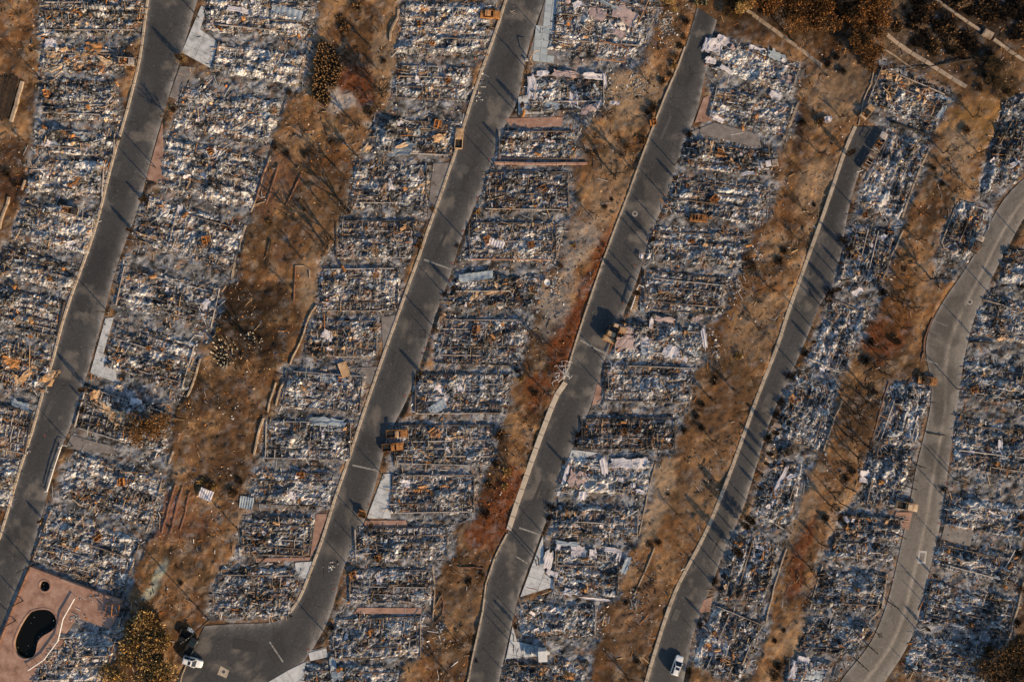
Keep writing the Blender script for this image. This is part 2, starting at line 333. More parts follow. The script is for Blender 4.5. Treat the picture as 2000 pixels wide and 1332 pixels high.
# rows of ruins: top-left, top-right, bottom-right, bottom-left in photo pixels;
# look: w white ash, b blue-grey ash, d dark char, r rusty; flags: g floor grid, s stripes, v beams run down-slope
HOUSES = {
'A': [((82,-8),(280,-8),(272,70),(76,78),'d','s'), ((80,86),(232,98),(232,146),(75,146),'r',''), ((80,150),(214,156),(240,240),(74,236),'d','s'), ((75,246),(234,262),(222,308),(65,300),'b','s'),
      ((60,304),(218,316),(195,390),(55,378),'w',''), ((45,386),(192,410),(170,505),(20,470),'w','s'), ((10,480),(164,515),(140,578),(-10,540),'d','s'), ((-15,548),(132,590),(114,658),(-25,640),'d','g'),
      ((-30,650),(106,690),(86,775),(-30,742),'r','g'), ((-30,775),(70,802),(50,890),(-30,880),'b','g'), ((-30,885),(44,902),(14,990),(-30,990),'w','s')],
'B': [((408,-8),(612,-8),(608,84),(392,56),'w','s'), ((428,88),(605,100),(575,180),(415,135),'w','s'), ((360,162),(548,195),(525,290),(338,255),'w','s'), ((325,262),(522,300),(490,415),(312,372),'w','s'),
      ((280,385),(480,428),(455,545),(265,470),'b','s'), ((240,510),(432,560),(420,645),(226,606),'d','s'), ((218,625),(400,662),(345,772),(215,715),'d','s'), ((160,748),(335,800),(318,890),(150,842),'d','g'),
      ((145,880),(330,930),(290,1042),(110,965),'b','s'), ((95,985),(280,1050),(245,1165),(65,1100),'w','s'), ((135,1235),(242,1215),(200,1340),(40,1340),'w','')],
'C': [((790,2),(972,2),(940,115),(775,110),'w','s'), ((780,122),(918,132),(908,200),(765,196),'b','g'), ((735,230),(892,235),(888,310),(708,300),'d','g'), ((695,312),(842,320),(830,415),(680,412),'d',''),
      ((670,425),(818,430),(806,506),(640,512),'d','g'), ((625,520),(780,520),(780,614),(620,612),'w','g'), ((600,620),(748,625),(732,700),(590,702),'d','g'), ((565,715),(716,735),(700,806),(545,802),'b','g'),
      ((525,815),(698,822),(680,902),(508,902),'d','g'), ((500,915),(656,922),(640,992),(483,988),'b','g'), ((480,1005),(614,1005),(604,1090),(455,1086),'d','g'), ((430,1100),(588,1110),(562,1208),(408,1210),'d','')],
'D': [((1092,-5),(1290,-5),(1242,125),(1072,95),'w','g'), ((1036,145),(1184,142),(1180,222),(1030,222),'b','g'), ((980,252),(1126,256),(1126,314),(964,314),'w','g'), ((955,332),(1112,332),(1115,415),(932,415),'d','g'),
      ((925,432),(1100,432),(1080,512),(902,514),'w','g'), ((890,532),(1052,536),(1040,602),(868,608),'d',''), ((866,618),(1032,620),(1012,720),(842,716),'b','g'), ((815,725),(1000,725),(985,815),(802,812),'d','g'),
      ((770,825),(970,825),(962,912),(766,912),'d','g'), ((766,924),(940,920),(920,1010),(764,1002),'b','g'), ((712,1028),(882,1022),(872,1096),(672,1100),'b','g'), ((682,1106),(846,1110),(840,1184),(680,1180),'b','g'),
      ((650,1200),(838,1200),(812,1288),(646,1290),'b','g'), ((602,1294),(780,1300),(778,1345),(590,1345),'d','')],
'E': [((1392,58),(1565,128),(1548,185),(1382,142),'w',''), ((1392,165),(1556,202),(1530,272),(1386,236),'b','s'), ((1335,272),(1516,296),(1500,346),(1316,330),'d',''), ((1315,340),(1518,362),(1480,440),(1300,422),'b','s'),
      ((1266,436),(1462,446),(1446,530),(1266,516),'b','s'), ((1270,526),(1432,536),(1402,622),(1240,606),'d','g'), ((1206,626),(1376,632),(1370,710),(1190,702),'b',''), ((1190,706),(1356,716),(1346,792),(1166,786),'b','g'),
      ((1140,810),(1326,816),(1316,880),(1126,880),'d','g'), ((1110,890),(1280,896),(1260,970),(1090,966),'w','s'), ((1080,984),(1256,986),(1240,1058),(1070,1052),'d','s'), ((1070,1062),(1220,1070),(1198,1168),(1092,1164),'b','s'),
      ((1016,1172),(1166,1178),(1165,1246),(1012,1246),'w','s'), ((990,1288),(1146,1282),(1146,1345),(982,1345),'d','')],
'F': [((1722,108),(1862,188),(1822,250),(1690,218),'r',''), ((1722,256),(1816,286),(1760,432),(1672,392),'b','vs'), ((1655,440),(1756,452),(1722,556),(1636,546),'d','vs'), ((1620,586),(1706,612),(1642,732),(1576,702),'w','vs'),
      ((1545,736),(1642,746),(1600,882),(1510,852),'b','vs'), ((1505,898),(1580,905),(1540,1030),(1465,1005),'d','v'), ((1430,1040),(1532,1056),(1490,1190),(1402,1152),'d','vs'), ((1390,1182),(1500,1216),(1446,1340),(1346,1292),'w','vs')],
'G': [((1960,190),(2030,180),(2000,345),(1902,392),'d','vs'), ((1872,390),(1928,412),(1896,512),(1830,484),'d','v'), ((1742,742),(1824,752),(1790,868),(1702,868),'w','vs'), ((1700,872),(1786,882),(1766,986),(1668,984),'b','vs'),
      ((1645,1000),(1764,1002),(1744,1100),(1610,1090),'d','s'), ((1602,1110),(1734,1112),(1716,1200),(1586,1190),'d','s'), ((1572,1204),(1708,1208),(1660,1290),(1566,1270),'d',''), ((1545,1282),(1630,1290),(1600,1345),(1530,1345),'w','')],
'H': [((1965,488),(2030,478),(2030,565),(1950,550),'d','s'), ((1920,572),(2030,596),(2030,690),(1902,650),'b','s'), ((1892,690),(2030,726),(2030,806),(1876,782),'b','s'), ((1870,802),(2030,838),(2030,940),(1860,922),'d','s'),
      ((1852,960),(2020,994),(1994,1052),(1840,1030),'w','s'), ((1836,1050),(1992,1086),(1986,1150),(1822,1112),'b','s'), ((1814,1130),(1986,1166),(1966,1250),(1800,1216),'b','s'), ((1790,1236),(1956,1272),(1920,1345),(1765,1312),'w','s')],
}
ROWPLACE = {'A': 'left of the leftmost road', 'B': 'right of the leftmost road', 'C': 'left of the second road', 'D': 'right of the second road', 'E': 'right of the third road', 'F': 'right of the fourth road', 'G': 'left of the curving road', 'H': 'right of the curving road'}

PADS = [  # driveways and slabs
 ('white', [(393,12),(404,16),(391,58),(425,82),(419,108),(410,133),(355,103)], 'pale blue-grey concrete driveway beside the leftmost road near the top'),
 ('grey', [(352,130),(381,132),(362,165),(345,192),(331,190)], 'grey asphalt parking pad below the pale driveway on the leftmost road'),
 ('pink', [(317,240),(318,310),(332,360),(285,352),(300,300)], 'narrow salmon paved pad along the right of the leftmost road'),
 ('white', [(206,622),(222,620),(202,690),(226,712),(228,746),(176,729)], 'pale L-shaped concrete driveway halfway down the leftmost road'),
 ('white', [(749,925),(764,925),(763,1012),(716,1012)], 'cracked white concrete driveway beside the second road'),
 ('white', [(1012,190),(1030,186),(1062,222),(1012,224)], 'small pale concrete pad in front of the white-walled ruin'),
 ('pink', [(986,232),(1100,229),(1098,246),(1000,251)], 'long salmon paved strip between two ruins by the second road'),
 ('pink', [(1374,192),(1389,185),(1391,236),(1357,240)], 'pinkish concrete pad at the upper end of the third road'),
 ('white', [(1116,878),(1168,884),(1112,906),(1092,968),(1086,968)], 'white concrete apron left of the ruin with white fallen panels'),
 ('white', [(1060,1046),(1064,1120),(1092,1142),(1016,1165)], 'triangular pale concrete driveway beside the third road'),
 ('white', [(1001,1222),(1010,1252),(1060,1264),(1082,1278),(988,1286)], 'pale slab with grey cabinet near bottom of the third road'),
 ('white', [(560,1310),(597,1292),(592,1345),(500,1345)], 'white concrete driveway at the bottom edge beside the second road'),
 ('white', [(602,1274),(636,1262),(641,1282),(606,1290)], 'rounded pale concrete pad at the bend of the second road'),
 ('grey', [(846,320),(879,318),(858,385),(840,428),(834,428)], 'grey driveway wedge left of the second road'),
 ('grey', [(745,620),(779,614),(760,668),(748,690)], 'dark grey driveway left of the second road beside crumpled debris'),
 ('pink', [(617,1004),(640,1003),(622,1055),(604,1094),(500,1098),(500,1090),(606,1088)], 'salmon paved strip wrapping a dark ruin left of second road'),
 ('white', [(576,1098),(610,1096),(599,1130),(578,1122)], 'square pale slab at the end of the salmon strip'),
 ('pink', [(714,1016),(792,1016),(798,1030),(708,1030)], 'salmon pad below the cracked white driveway'),
 ('pink', [(700,1186),(822,1187),(822,1198),(690,1198)], 'pinkish path between two ruins low on the second road'),
 ('pink', [(1166,750),(1182,755),(1172,786),(1156,792)], 'small pinkish pad right of the third road'),
 ('pink', [(1374,1172),(1392,1164),(1387,1194),(1364,1196)], 'small pinkish pad right of the fourth road'),
 ('pink', [(1750,1000),(1782,1000),(1774,1036),(1744,1016)], 'pinkish concrete pad left of the curving road by the burned pickup'),
 ('grey', [(1846,1022),(1900,1035),(1895,1066),(1838,1052)], 'grey driveway slab right of the curving road'),
 ('grey', [(140,850),(215,870),(230,888),(128,875)], 'dusty grey driveway right of the leftmost road under tangled frame'),
 ('grey', [(662,720),(738,716),(722,755),(690,742)], 'curved grey driveway left of the second road above ash ruin'),
 ('grey', [(1395,240),(1480,262),(1488,290),(1350,258)], 'ash-dusted grey driveway right of the third road'),
]
POOLDECK = [(52,1120),(56,1111),(64,1108),(110,1126),(242,1176),(216,1228),(150,1206),(132,1232),(100,1305),(60,1345),(-60,1345),(-30,1330)]
POOL_KIDNEY = [(56,1199),(66,1192),(80,1189),(95,1190),(106,1198),(111,1210),(110,1222),(103,1230),(94,1236),(85,1241),(77,1249),(73,1260),(71,1272),(66,1281),(57,1285),(46,1285),(37,1280),(31,1272),(28,1260),(30,1247),(36,1232),(44,1216)]
SPA = [(88 + 10.5 * math.cos(t), 1144 + 10.5 * math.sin(t)) for t in np.linspace(0, 2 * math.pi, 20, endpoint=False)]

def wpoly(p): return [tuple(W2(q)) for q in p]
ROWPOLY = {}
for r, hs in HOUSES.items():
    lft = []; rgt = []
    for h in hs:
        lft += [(h[0][0] - 6, h[0][1]), (h[3][0] - 6, h[3][1])]; rgt += [(h[1][0] + 8, h[1][1]), (h[2][0] + 8, h[2][1])]
    ROWPOLY[r] = wpoly(lft + rgt[::-1])
# G is broken by the parking bay: two pieces
ROWPOLY['G'] = wpoly([(1960,185),(2030,180),(2000,345),(1945,400),(1915,480),(1870,550),(1825,545),(1826,484),(1868,390),(1900,392)])
ROWPOLY['G2'] = wpoly([(1735,740),(1826,738),(1822,790),(1800,860),(1785,925),(1775,990),(1748,1110),(1732,1190),(1700,1265),(1645,1318),(1600,1345),(1525,1345),(1560,1270),(1580,1190),(1600,1100),(1640,1000),(1668,975),(1700,868)])

# ------------------------------------------------------------------ terrain sheet
GX = np.concatenate([[-3000, -900, -300], np.arange(-138, 138.01, 0.4), [300, 900, 3000]])
GY = np.concatenate([[-3000, -900, -300], np.arange(-96, 96.01, 0.4), [300, 900, 3000]])
TX, TY = np.meshgrid(GX, GY, indexing='ij')
wob = 1.6
WX = TX + wob * (fbm(TX * .35, TY * .35, 40, 3) - .5) * 2; WY = TY + wob * (fbm(TX * .35, TY * .35, 50, 3) - .5) * 2
def blur(a, n):
    for _ in range(n):
        b = a.copy(); b[1:-1, :] = (a[:-2, :] + 2 * a[1:-1, :] + a[2:, :]) / 4
        a = b.copy(); a[:, 1:-1] = (b[:, :-2] + 2 * b[:, 1:-1] + b[:, 2:]) / 4
    return a
ash_m = np.zeros(TX.shape)
for r, p in ROWPOLY.items(): ash_m = np.maximum(ash_m, inside(WX, WY, p))
ash_m = blur(ash_m, 3)
road_hard = np.zeros(TX.shape, bool)
for k, p in ROADPOLY.items(): road_hard |= inside(TX, TY, p)
road_m = blur(road_hard.astype(float), 2)
pad_hard = np.zeros(TX.shape, bool)
TILEPX = [(1064,4),(1072,-20),(1122,-20),(1100,24),(1084,62),(1070,96),(1100,126),(1028,122)]
for _, p, _l in PADS: pad_hard |= inside(TX, TY, wpoly(p))
pad_hard |= inside(TX, TY, wpoly(TILEPX))
deck_in = inside(TX, TY, wpoly(POOLDECK))
flat = np.clip(np.maximum(ash_m, np.maximum(blur(road_hard.astype(float), 6) * 1.6, blur((pad_hard | deck_in).astype(float), 4) * 1.6)), 0, 1)
n1 = fbm(TX * .12, TY * .12, 1, 4); n2 = fbm(TX * .5, TY * .5, 2, 4); n3 = fbm(TX * 1.6, TY * 1.6, 3, 3)
LOTREL = (fbm(TX * .9, TY * .9, 160, 3) - .5) * .75 * np.clip(ash_m * 1.6 - .6, 0, 1) * (1 - np.clip(blur((road_hard | pad_hard | deck_in).astype(float), 4) * 2.5, 0, 1))
TZ = LOTREL + (1 - flat) * ((n1 - .35) * 1.1 + (n2 - .5) * .55 + (n3 - .5) * .30 + (RNG.random(TX.shape) - .5) * .05) + flat * (ash_m * ((n3 - .5) * .22 + (n2 - .5) * .12) - 0.02)
TZ = np.where(road_m > .02, np.minimum(TZ, -0.05 - 0.10 * np.clip(road_m, 0, 1)), TZ)
TZ = np.where(blur(pad_hard.astype(float), 1) > .05, np.minimum(TZ, -0.05), TZ)
TZ = np.where(blur(deck_in.astype(float), 1) > .05, np.minimum(TZ, -0.05), TZ)
poolzone = inside(TX, TY, wpoly(POOL_KIDNEY)) | inside(TX, TY, wpoly(SPA))
poolzone = blur(poolzone.astype(float), 2) > .01
TZ = np.where(poolzone, -2.4, TZ)
TZ[np.abs(TX) > 200] = 0; TZ[np.abs(TY) > 150] = 0

dirt = np.array([.185, .098, .045]); dirt2 = np.array([.305, .178, .088]); dirt3 = np.array([.060, .030, .013])
t = sstep(.30, .60, n1 * .65 + n2 * .25 + n3 * .10)[..., None]
C = dirt3 * (1 - t) + dirt * t
t = sstep(.46, .68, fbm(TX * .2 + 9, TY * .2, 5, 6, .6))[..., None]; C = C * (1 - t) + dirt2 * t
t = (sstep(.56, .70, fbm(TX * .7, TY * .7, 8, 3)) * .28)[..., None]; C = C * (1 - t) + np.array([.035, .022, .014]) * t
t = (sstep(.52, .60, fbm(TX * .09 + 4, TY * .09, 15, 6, .7)) * .72)[..., None]; C = C * (1 - t) + np.array([.045, .026, .014]) * t
t = (sstep(.54, .62, fbm(TX * .16 + 14, TY * .16, 19, 6, .7)) * .40)[..., None]; C = C * (1 - t) + np.array([.17, .075, .028]) * t
t = (sstep(.60, .70, fbm(TX * .5 + 24, TY * .5, 23, 4)) * .4)[..., None]; C = C * (1 - t) + np.array([.36, .27, .19]) * t
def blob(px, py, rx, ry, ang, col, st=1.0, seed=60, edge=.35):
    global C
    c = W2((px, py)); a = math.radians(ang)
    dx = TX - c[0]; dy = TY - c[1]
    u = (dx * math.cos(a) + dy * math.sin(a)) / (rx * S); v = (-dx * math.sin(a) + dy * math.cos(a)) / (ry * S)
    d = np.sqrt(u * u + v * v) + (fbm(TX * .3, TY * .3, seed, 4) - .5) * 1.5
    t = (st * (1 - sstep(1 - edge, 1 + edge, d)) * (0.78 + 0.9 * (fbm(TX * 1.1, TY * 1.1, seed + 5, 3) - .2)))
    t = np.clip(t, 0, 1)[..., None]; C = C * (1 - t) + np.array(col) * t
SCO = (.030, .018, .010); RED = (.135, .044, .016); OCH = (.23, .125, .045); PALE = (.42, .36, .32); GRN = (.40, .43, .35); TANC = (.30, .21, .135)
for b in [
 (470,620,75,100,60,SCO,.85), (510,600,50,60,70,SCO,.7), (520,680,40,60,60,SCO,.6), (400,760,40,80,70,(.07,.04,.02),.6), (420,880,50,50,0,(.08,.045,.025),.5),
 (675,195,20,36,70,PALE,.9), (655,205,16,20,0,PALE,.7), (695,160,26,34,60,RED,1.0), (710,190,18,20,0,RED,.9), (312,1120,10,34,-25,GRN,.6), (295,1155,24,9,40,GRN,.6),
 (1930,235,45,60,60,OCH,.9), (1900,270,40,50,60,OCH,.6), (1870,290,30,40,0,TANC,.7),
 (1155,560,22,130,-20,RED,1.0), (1105,670,32,80,-20,RED,1.0), (1050,760,22,50,-20,RED,.7), (975,985,40,80,-20,RED,1.0), (930,1040,22,30,0,RED,.8), (965,900,26,70,-15,SCO,.6),
 (1410,800,40,60,-20,(.11,.06,.03),.7), (1240,1200,40,90,-20,(.13,.08,.05),.5), (1300,1240,14,70,-20,RED,.8), (1730,650,40,60,-20,RED,.8), (1755,590,30,60,-20,(.13,.06,.02),.7), (1680,800,40,80,-20,SCO,.6),
 (1570,1060,14,60,-20,RED,.9), (1555,1130,18,40,-20,RED,.9), (1590,1250,40,60,-20,TANC,.7), (1560,1000,30,60,-25,TANC,.5),
 (1180,170,60,60,0,TANC,.8), (1230,180,50,50,0,TANC,.7), (1290,950,24,60,-15,TANC,.9), (1270,1010,20,50,-15,TANC,.9), (1190,370,40,80,-20,TANC,.45), (1085,590,30,70,-20,(.30,.27,.24),.6), (1130,470,30,50,-20,(.30,.27,.24),.6),
 (1470,640,40,70,-25,TANC,.4), (1380,960,50,80,-25,(.14,.09,.055),.5), (1590,370,40,60,-20,TANC,.5), (1640,180,50,60,-20,TANC,.5),
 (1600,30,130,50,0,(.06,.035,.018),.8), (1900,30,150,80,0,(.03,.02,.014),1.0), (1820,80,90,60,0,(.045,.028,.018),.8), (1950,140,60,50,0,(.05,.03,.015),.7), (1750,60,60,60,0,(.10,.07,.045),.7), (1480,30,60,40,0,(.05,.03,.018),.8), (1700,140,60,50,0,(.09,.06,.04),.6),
 (350,1020,60,40,0,(.13,.06,.035),.6), (320,1000,24,40,-20,(.20,.09,.06),.7), (540,350,30,60,-25,(.15,.075,.045),.6), (570,470,25,60,-20,(.12,.065,.035),.6),
 (20,330,40,60,0,(.05,.025,.014),.8), (1970,1300,50,60,-30,(.035,.024,.016),.9), (1985,1180,25,70,-10,(.05,.03,.02),.8), (1690,1120,10,10,0,SCO,.5),
 (560,130,20,60,-20,TANC,.4), (645,430,50,80,-30,(.13,.085,.05),.4), (760,110,20,50,-20,TANC,.5), (300,830,40,30,0,OCH,.7), (610,560,20,60,0,TANC,.6), (905,1180,50,50,0,(.12,.075,.045),.6), (870,1040,16,30,0,TANC,.6),
]: blob(*b)
# ash covered lots
na = fbm(TX * .55, TY * .75, 70, 4, .65); nb = fbm(TX * 1.3, TY * 1.9, 75, 3)
lot = np.array([.15, .147, .148]) * np.ones(C.shape)
t = sstep(.50, .66, na * .6 + nb * .4)[..., None]; lot = lot * (1 - t) + np.array([.32, .33, .355]) * t
t = sstep(.50, .36, na * .5 + nb * .5)[..., None]; lot = lot * (1 - t) + np.array([.028, .025, .023]) * t
t = (sstep(.60, .75, fbm(TX * .8, TY * .8, 79, 3)) * .5)[..., None]; lot = lot * (1 - t) + np.array([.26, .15, .09]) * t
am = np.clip(ash_m * 1.15 - (fbm(TX * .9, TY * .9, 83, 3) - .5) * 1.2 * (ash_m < .98), 0, 1)[..., None]
C = C * (1 - am) + lot * am
C = C * (0.80 + 0.22 * fbm(TX * 2.4, TY * 2.4, 90, 2) + 0.30 * (RNG.random(TX.shape) - .3))[..., None]
nx, ny = TX.shape
idx = np.arange(nx * ny).reshape(nx, ny)
quads = np.stack([idx[:-1, :-1], idx[1:, :-1], idx[1:, 1:], idx[:-1, 1:]], -1).reshape(-1, 4)
V = np.stack([TX, TY, TZ], -1).reshape(-1, 3)
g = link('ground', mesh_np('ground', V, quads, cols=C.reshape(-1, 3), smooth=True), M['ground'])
tag(g, 'scorched brown hillside earth under the burned park', kind='structure')

def tz(x, y):
    i = np.clip(np.searchsorted(GX, x) - 1, 0, len(GX) - 2); j = np.clip(np.searchsorted(GY, y) - 1, 0, len(GY) - 2)
    fx = (x - GX[i]) / (GX[i + 1] - GX[i]); fy = (y - GY[j]) / (GY[j + 1] - GY[j])
    return (TZ[i, j] * (1 - fx) + TZ[i + 1, j] * fx) * (1 - fy) + (TZ[i, j + 1] * (1 - fx) + TZ[i + 1, j + 1] * fx) * fy
def G(px, py, dz=0.0):
    """ground point under a photo pixel"""
    p = W2((px, py)); z = float(tz(p[0], p[1])); return Vector((p[0], p[1], z + dz))

# ------------------------------------------------------------------ roads
def resample(pts, n):
    p = np.array([W2(q) for q in pts]); d = np.concatenate([[0], np.cumsum(np.linalg.norm(np.diff(p, axis=0), axis=1))])
    s = np.linspace(0, d[-1], n)
    return np.stack([np.interp(s, d, p[:, 0]), np.interp(s, d, p[:, 1])], -1)
for k, (a, b) in ROADS.items():
    n = 380; m = 22
    L = resample(a, n); R = resample(b, n)
    for _ in range(3):
        L[1:-1] = (L[:-2] + 2 * L[1:-1] + L[2:]) / 4; R[1:-1] = (R[:-2] + 2 * R[1:-1] + R[2:]) / 4
    f = np.linspace(0, 1, m)[None, :, None]
    P = L[:, None, :] * (1 - f) + R[:, None, :] * f
    X = P[..., 0]; Y = P[..., 1]; F = f[..., 0] * np.ones(X.shape)
    base = np.array([.046, .047, .050]) * np.ones(X.shape + (3,))
    if k == 'fifth':
        base[:] = (.15, .136, .122)
        lane = np.exp(-((F - .56) / .05) ** 2)[..., None]; base = base * (1 - .7 * lane) + np.array([.36, .315, .27]) * .7 * lane
        tr = (np.exp(-((F - .3) / .09) ** 2) + np.exp(-((F - .8) / .08) ** 2))[..., None] * .35; base = base * (1 - tr) + np.array([.25, .22, .19]) * tr
    tr = (np.exp(-((F - .3) / .12) ** 2) + np.exp(-((F - .72) / .12) ** 2))[..., None] * .28
    base = base * (1 - tr) + np.array([.070, .067, .066]) * tr
    nn = fbm(X * .14, Y * .14, 101, 4)[..., None]; base = base * (.75 + .5 * nn)
    t = (sstep(.58, .74, fbm(X * .25, Y * .25, 105, 5)) * .5)[..., None]; base = base * (1 - t) + np.array([.20, .175, .15]) * t
    t = (sstep(.56, .68, fbm(X * .11 + 40, Y * .11, 109, 4)) * .5)[..., None]; base = base * (1 - t) + np.array([.026, .026, .028]) * t
    e = np.maximum(np.exp(-(1 - F) / .09), .7 * np.exp(-F / .05))
    t = np.clip(e * (.35 + 1.7 * (fbm(X * .9, Y * .9, 113, 3) - .3)), 0, .85)[..., None]
    base = base * (1 - t) + np.array([.33, .31, .295]) * t
    Z = 0.0 + 0.05 * np.sin(F * math.pi)
    ii = np.arange(n * m).reshape(n, m)
    q = np.stack([ii[:-1, :-1], ii[1:, :-1], ii[1:, 1:], ii[:-1, 1:]], -1).reshape(-1, 4)
    me = mesh_np('road_' + k, np.stack([X, Y, Z], -1).reshape(-1, 3), q, cols=base.reshape(-1, 3), smooth=True)
    o = link('road', me, M['asphalt']); tag(o, {'first': 'leftmost', 'second': 'second', 'third': 'third', 'fourth': 'fourth', 'fifth': 'curving dusty rightmost'}[k] + ' asphalt road of the burned park', kind='structure')

def ribbon(pts, wid, z0, z1, mat, name, label, cat, group=None, off=0.0, chunks=None, rough=0.0, kind=None, drape=False):
    """wall or kerb swept along a traced line; with chunks it is built from separate pieces with joints"""
    p = np.array([W2(q) for q in pts]); d = np.concatenate([[0], np.cumsum(np.linalg.norm(np.diff(p, axis=0), axis=1))])
    n = max(2, int(d[-1] / 0.9) + 1) if not chunks else max(2, int(d[-1] / chunks) + 1)
    s = np.linspace(0, d[-1], n); x = np.interp(s, d, p[:, 0]); y = np.interp(s, d, p[:, 1])
    tx = np.gradient(x); ty = np.gradient(y); ln = np.hypot(tx, ty); nxv = -ty / ln; nyv = tx / ln
    if rough:
        j = RNG.normal(0, rough, n); x = x + nxv * j; y = y + nyv * j
    x = x + nxv * off; y = y + nyv * off
    root = empty(name, (float(x[n // 2]), float(y[n // 2]), 0)) if chunks else None
    mb = MB()
    for i in range(n - 1) if chunks else [None]:
        if chunks:
            mb = MB(); a, b = i, i + 1; gap = 0.02
            seq = [(x[a] + (x[b]-x[a]) * gap, y[a] + (y[b]-y[a]) * gap, a), (x[b] - (x[b]-x[a]) * gap, y[b] - (y[b]-y[a]) * gap, b)]
        else: seq = [(x[a], y[a], a) for a in range(n)]
        h = z1 * (1 + (random.uniform(-.06, .06) if chunks else 0))
        rings = []
        for (xx, yy, a) in seq:
            g0 = float(tz(xx, yy)) if drape else 0.0
            ox = nxv[a] * wid / 2; oy = nyv[a] * wid / 2; bv = min(.04, wid * .2)
            zz = g0 + h * (1 + (RNG.normal(0, .04) if rough else 0))
            rings.append([(xx+ox, yy+oy, z0), (xx+ox, yy+oy, zz-bv), (xx+ox*(1-bv/wid*2), yy+oy*(1-bv/wid*2), zz), (xx-ox*(1-bv/wid*2), yy-oy*(1-bv/wid*2), zz), (xx-ox, yy-oy, zz-bv), (xx-ox, yy-oy, z0)])
        mb.loft(rings)
        if chunks:
            c = mb.build('concrete_block', mat, root)
            c.location = (-root.location.x, -root.location.y, 0)
    if not chunks:
        root = mb.build(name, mat)
    if kind: tag(root, label, kind=kind)
    else: tag(root, label, cat, group)
    return root
def cut(pts, y0, y1): return [p for p in pts if y0 <= p[1] <= y1]
ribbon(ROADS['first'][0], .55, -.3, .16, M['kerb'], 'kerb', 'pale concrete kerb along the left of the leftmost road', 'kerb', off=-.25, chunks=3.0, kind='structure')
ribbon([p for p in ROADS['second'][0] if p[0] > 545], .6, -.3, .18, M['kerb'], 'kerb', 'pale concrete kerb along the left of the second road', 'kerb', off=-.25, chunks=3.0, kind='structure')
ribbon(cut(ROADS['third'][0], 90, 745), .38, -.3, .22, M['kerb'], 'kerb', 'thin concrete kerb along the upper left of the third road', 'kerb', off=-.2, chunks=3.0, kind='structure')
ribbon([(1107,748),(1088,775),(1060,848),(1043,895),(1010,990),(996,1036)], 1.2, -.3, .16, M['pave'], 'pavement', 'wide pale pavement strip left of the third road', 'pavement', off=-.35, chunks=3.2, kind='structure')
ribbon([(992,1042),(970,1082),(950,1142),(945,1190),(925,1280),(915,1332),(895,1400)], .35, -.3, .25, M['kerb'], 'kerb', 'worn concrete kerb along the lower left of the third road', 'kerb', off=-.2, chunks=3.0, kind='structure')
ribbon(ROADS['fourth'][0], .8, -.3, .22, M['kerb'], 'kerb', 'pale concrete kerb along the left of the fourth road', 'kerb', off=-.25, chunks=3.0, kind='structure')
ribbon([(1822,620),(1805,660),(1803,700),(1760,770)], .3, -.3, .3, M['brickred'], 'kerb', 'dark reddish kerb beside the parking bay of the curving road', 'kerb', off=-.1, chunks=2.5, kind='structure')
# storm drains / concrete ditches on the upper right slope
def ditch(pts, wid, label):
    ribbon(pts, wid, -.3, .28, M['wall'], 'concrete_ditch', label, 'ditch', 'concrete ditches on the upper slope', chunks=3.4, drape=True)
ditch([(1405,-12),(1470,30),(1540,82),(1604,130)], .75, 'tan concrete ditch running down from the top edge above the third road')
ditch([(1704,50),(1760,92),(1820,130),(1884,172)], .85, 'tan concrete ditch above the copper-strewn ruin at the upper right')
ditch([(1815,-10),(1870,35),(1912,62)], .6, 'upper half of the concrete ditch at the top right corner')
ditch([(1938,78),(1975,105),(2030,140)], .7, 'lower half of the concrete ditch at the top right corner')
mb = MB(); mb.box((0,0,.35), (2.3, 1.5, .7)); mb.box((0,0,.72), (1.9, 1.1, .06))
o = mb.build('concrete_box', M['wall']); o.location = G(1925, 70); o.rotation_euler = (0,0,math.radians(-28)); tag(o, 'pale concrete catch box joining the ditch at the top right', 'drain box')

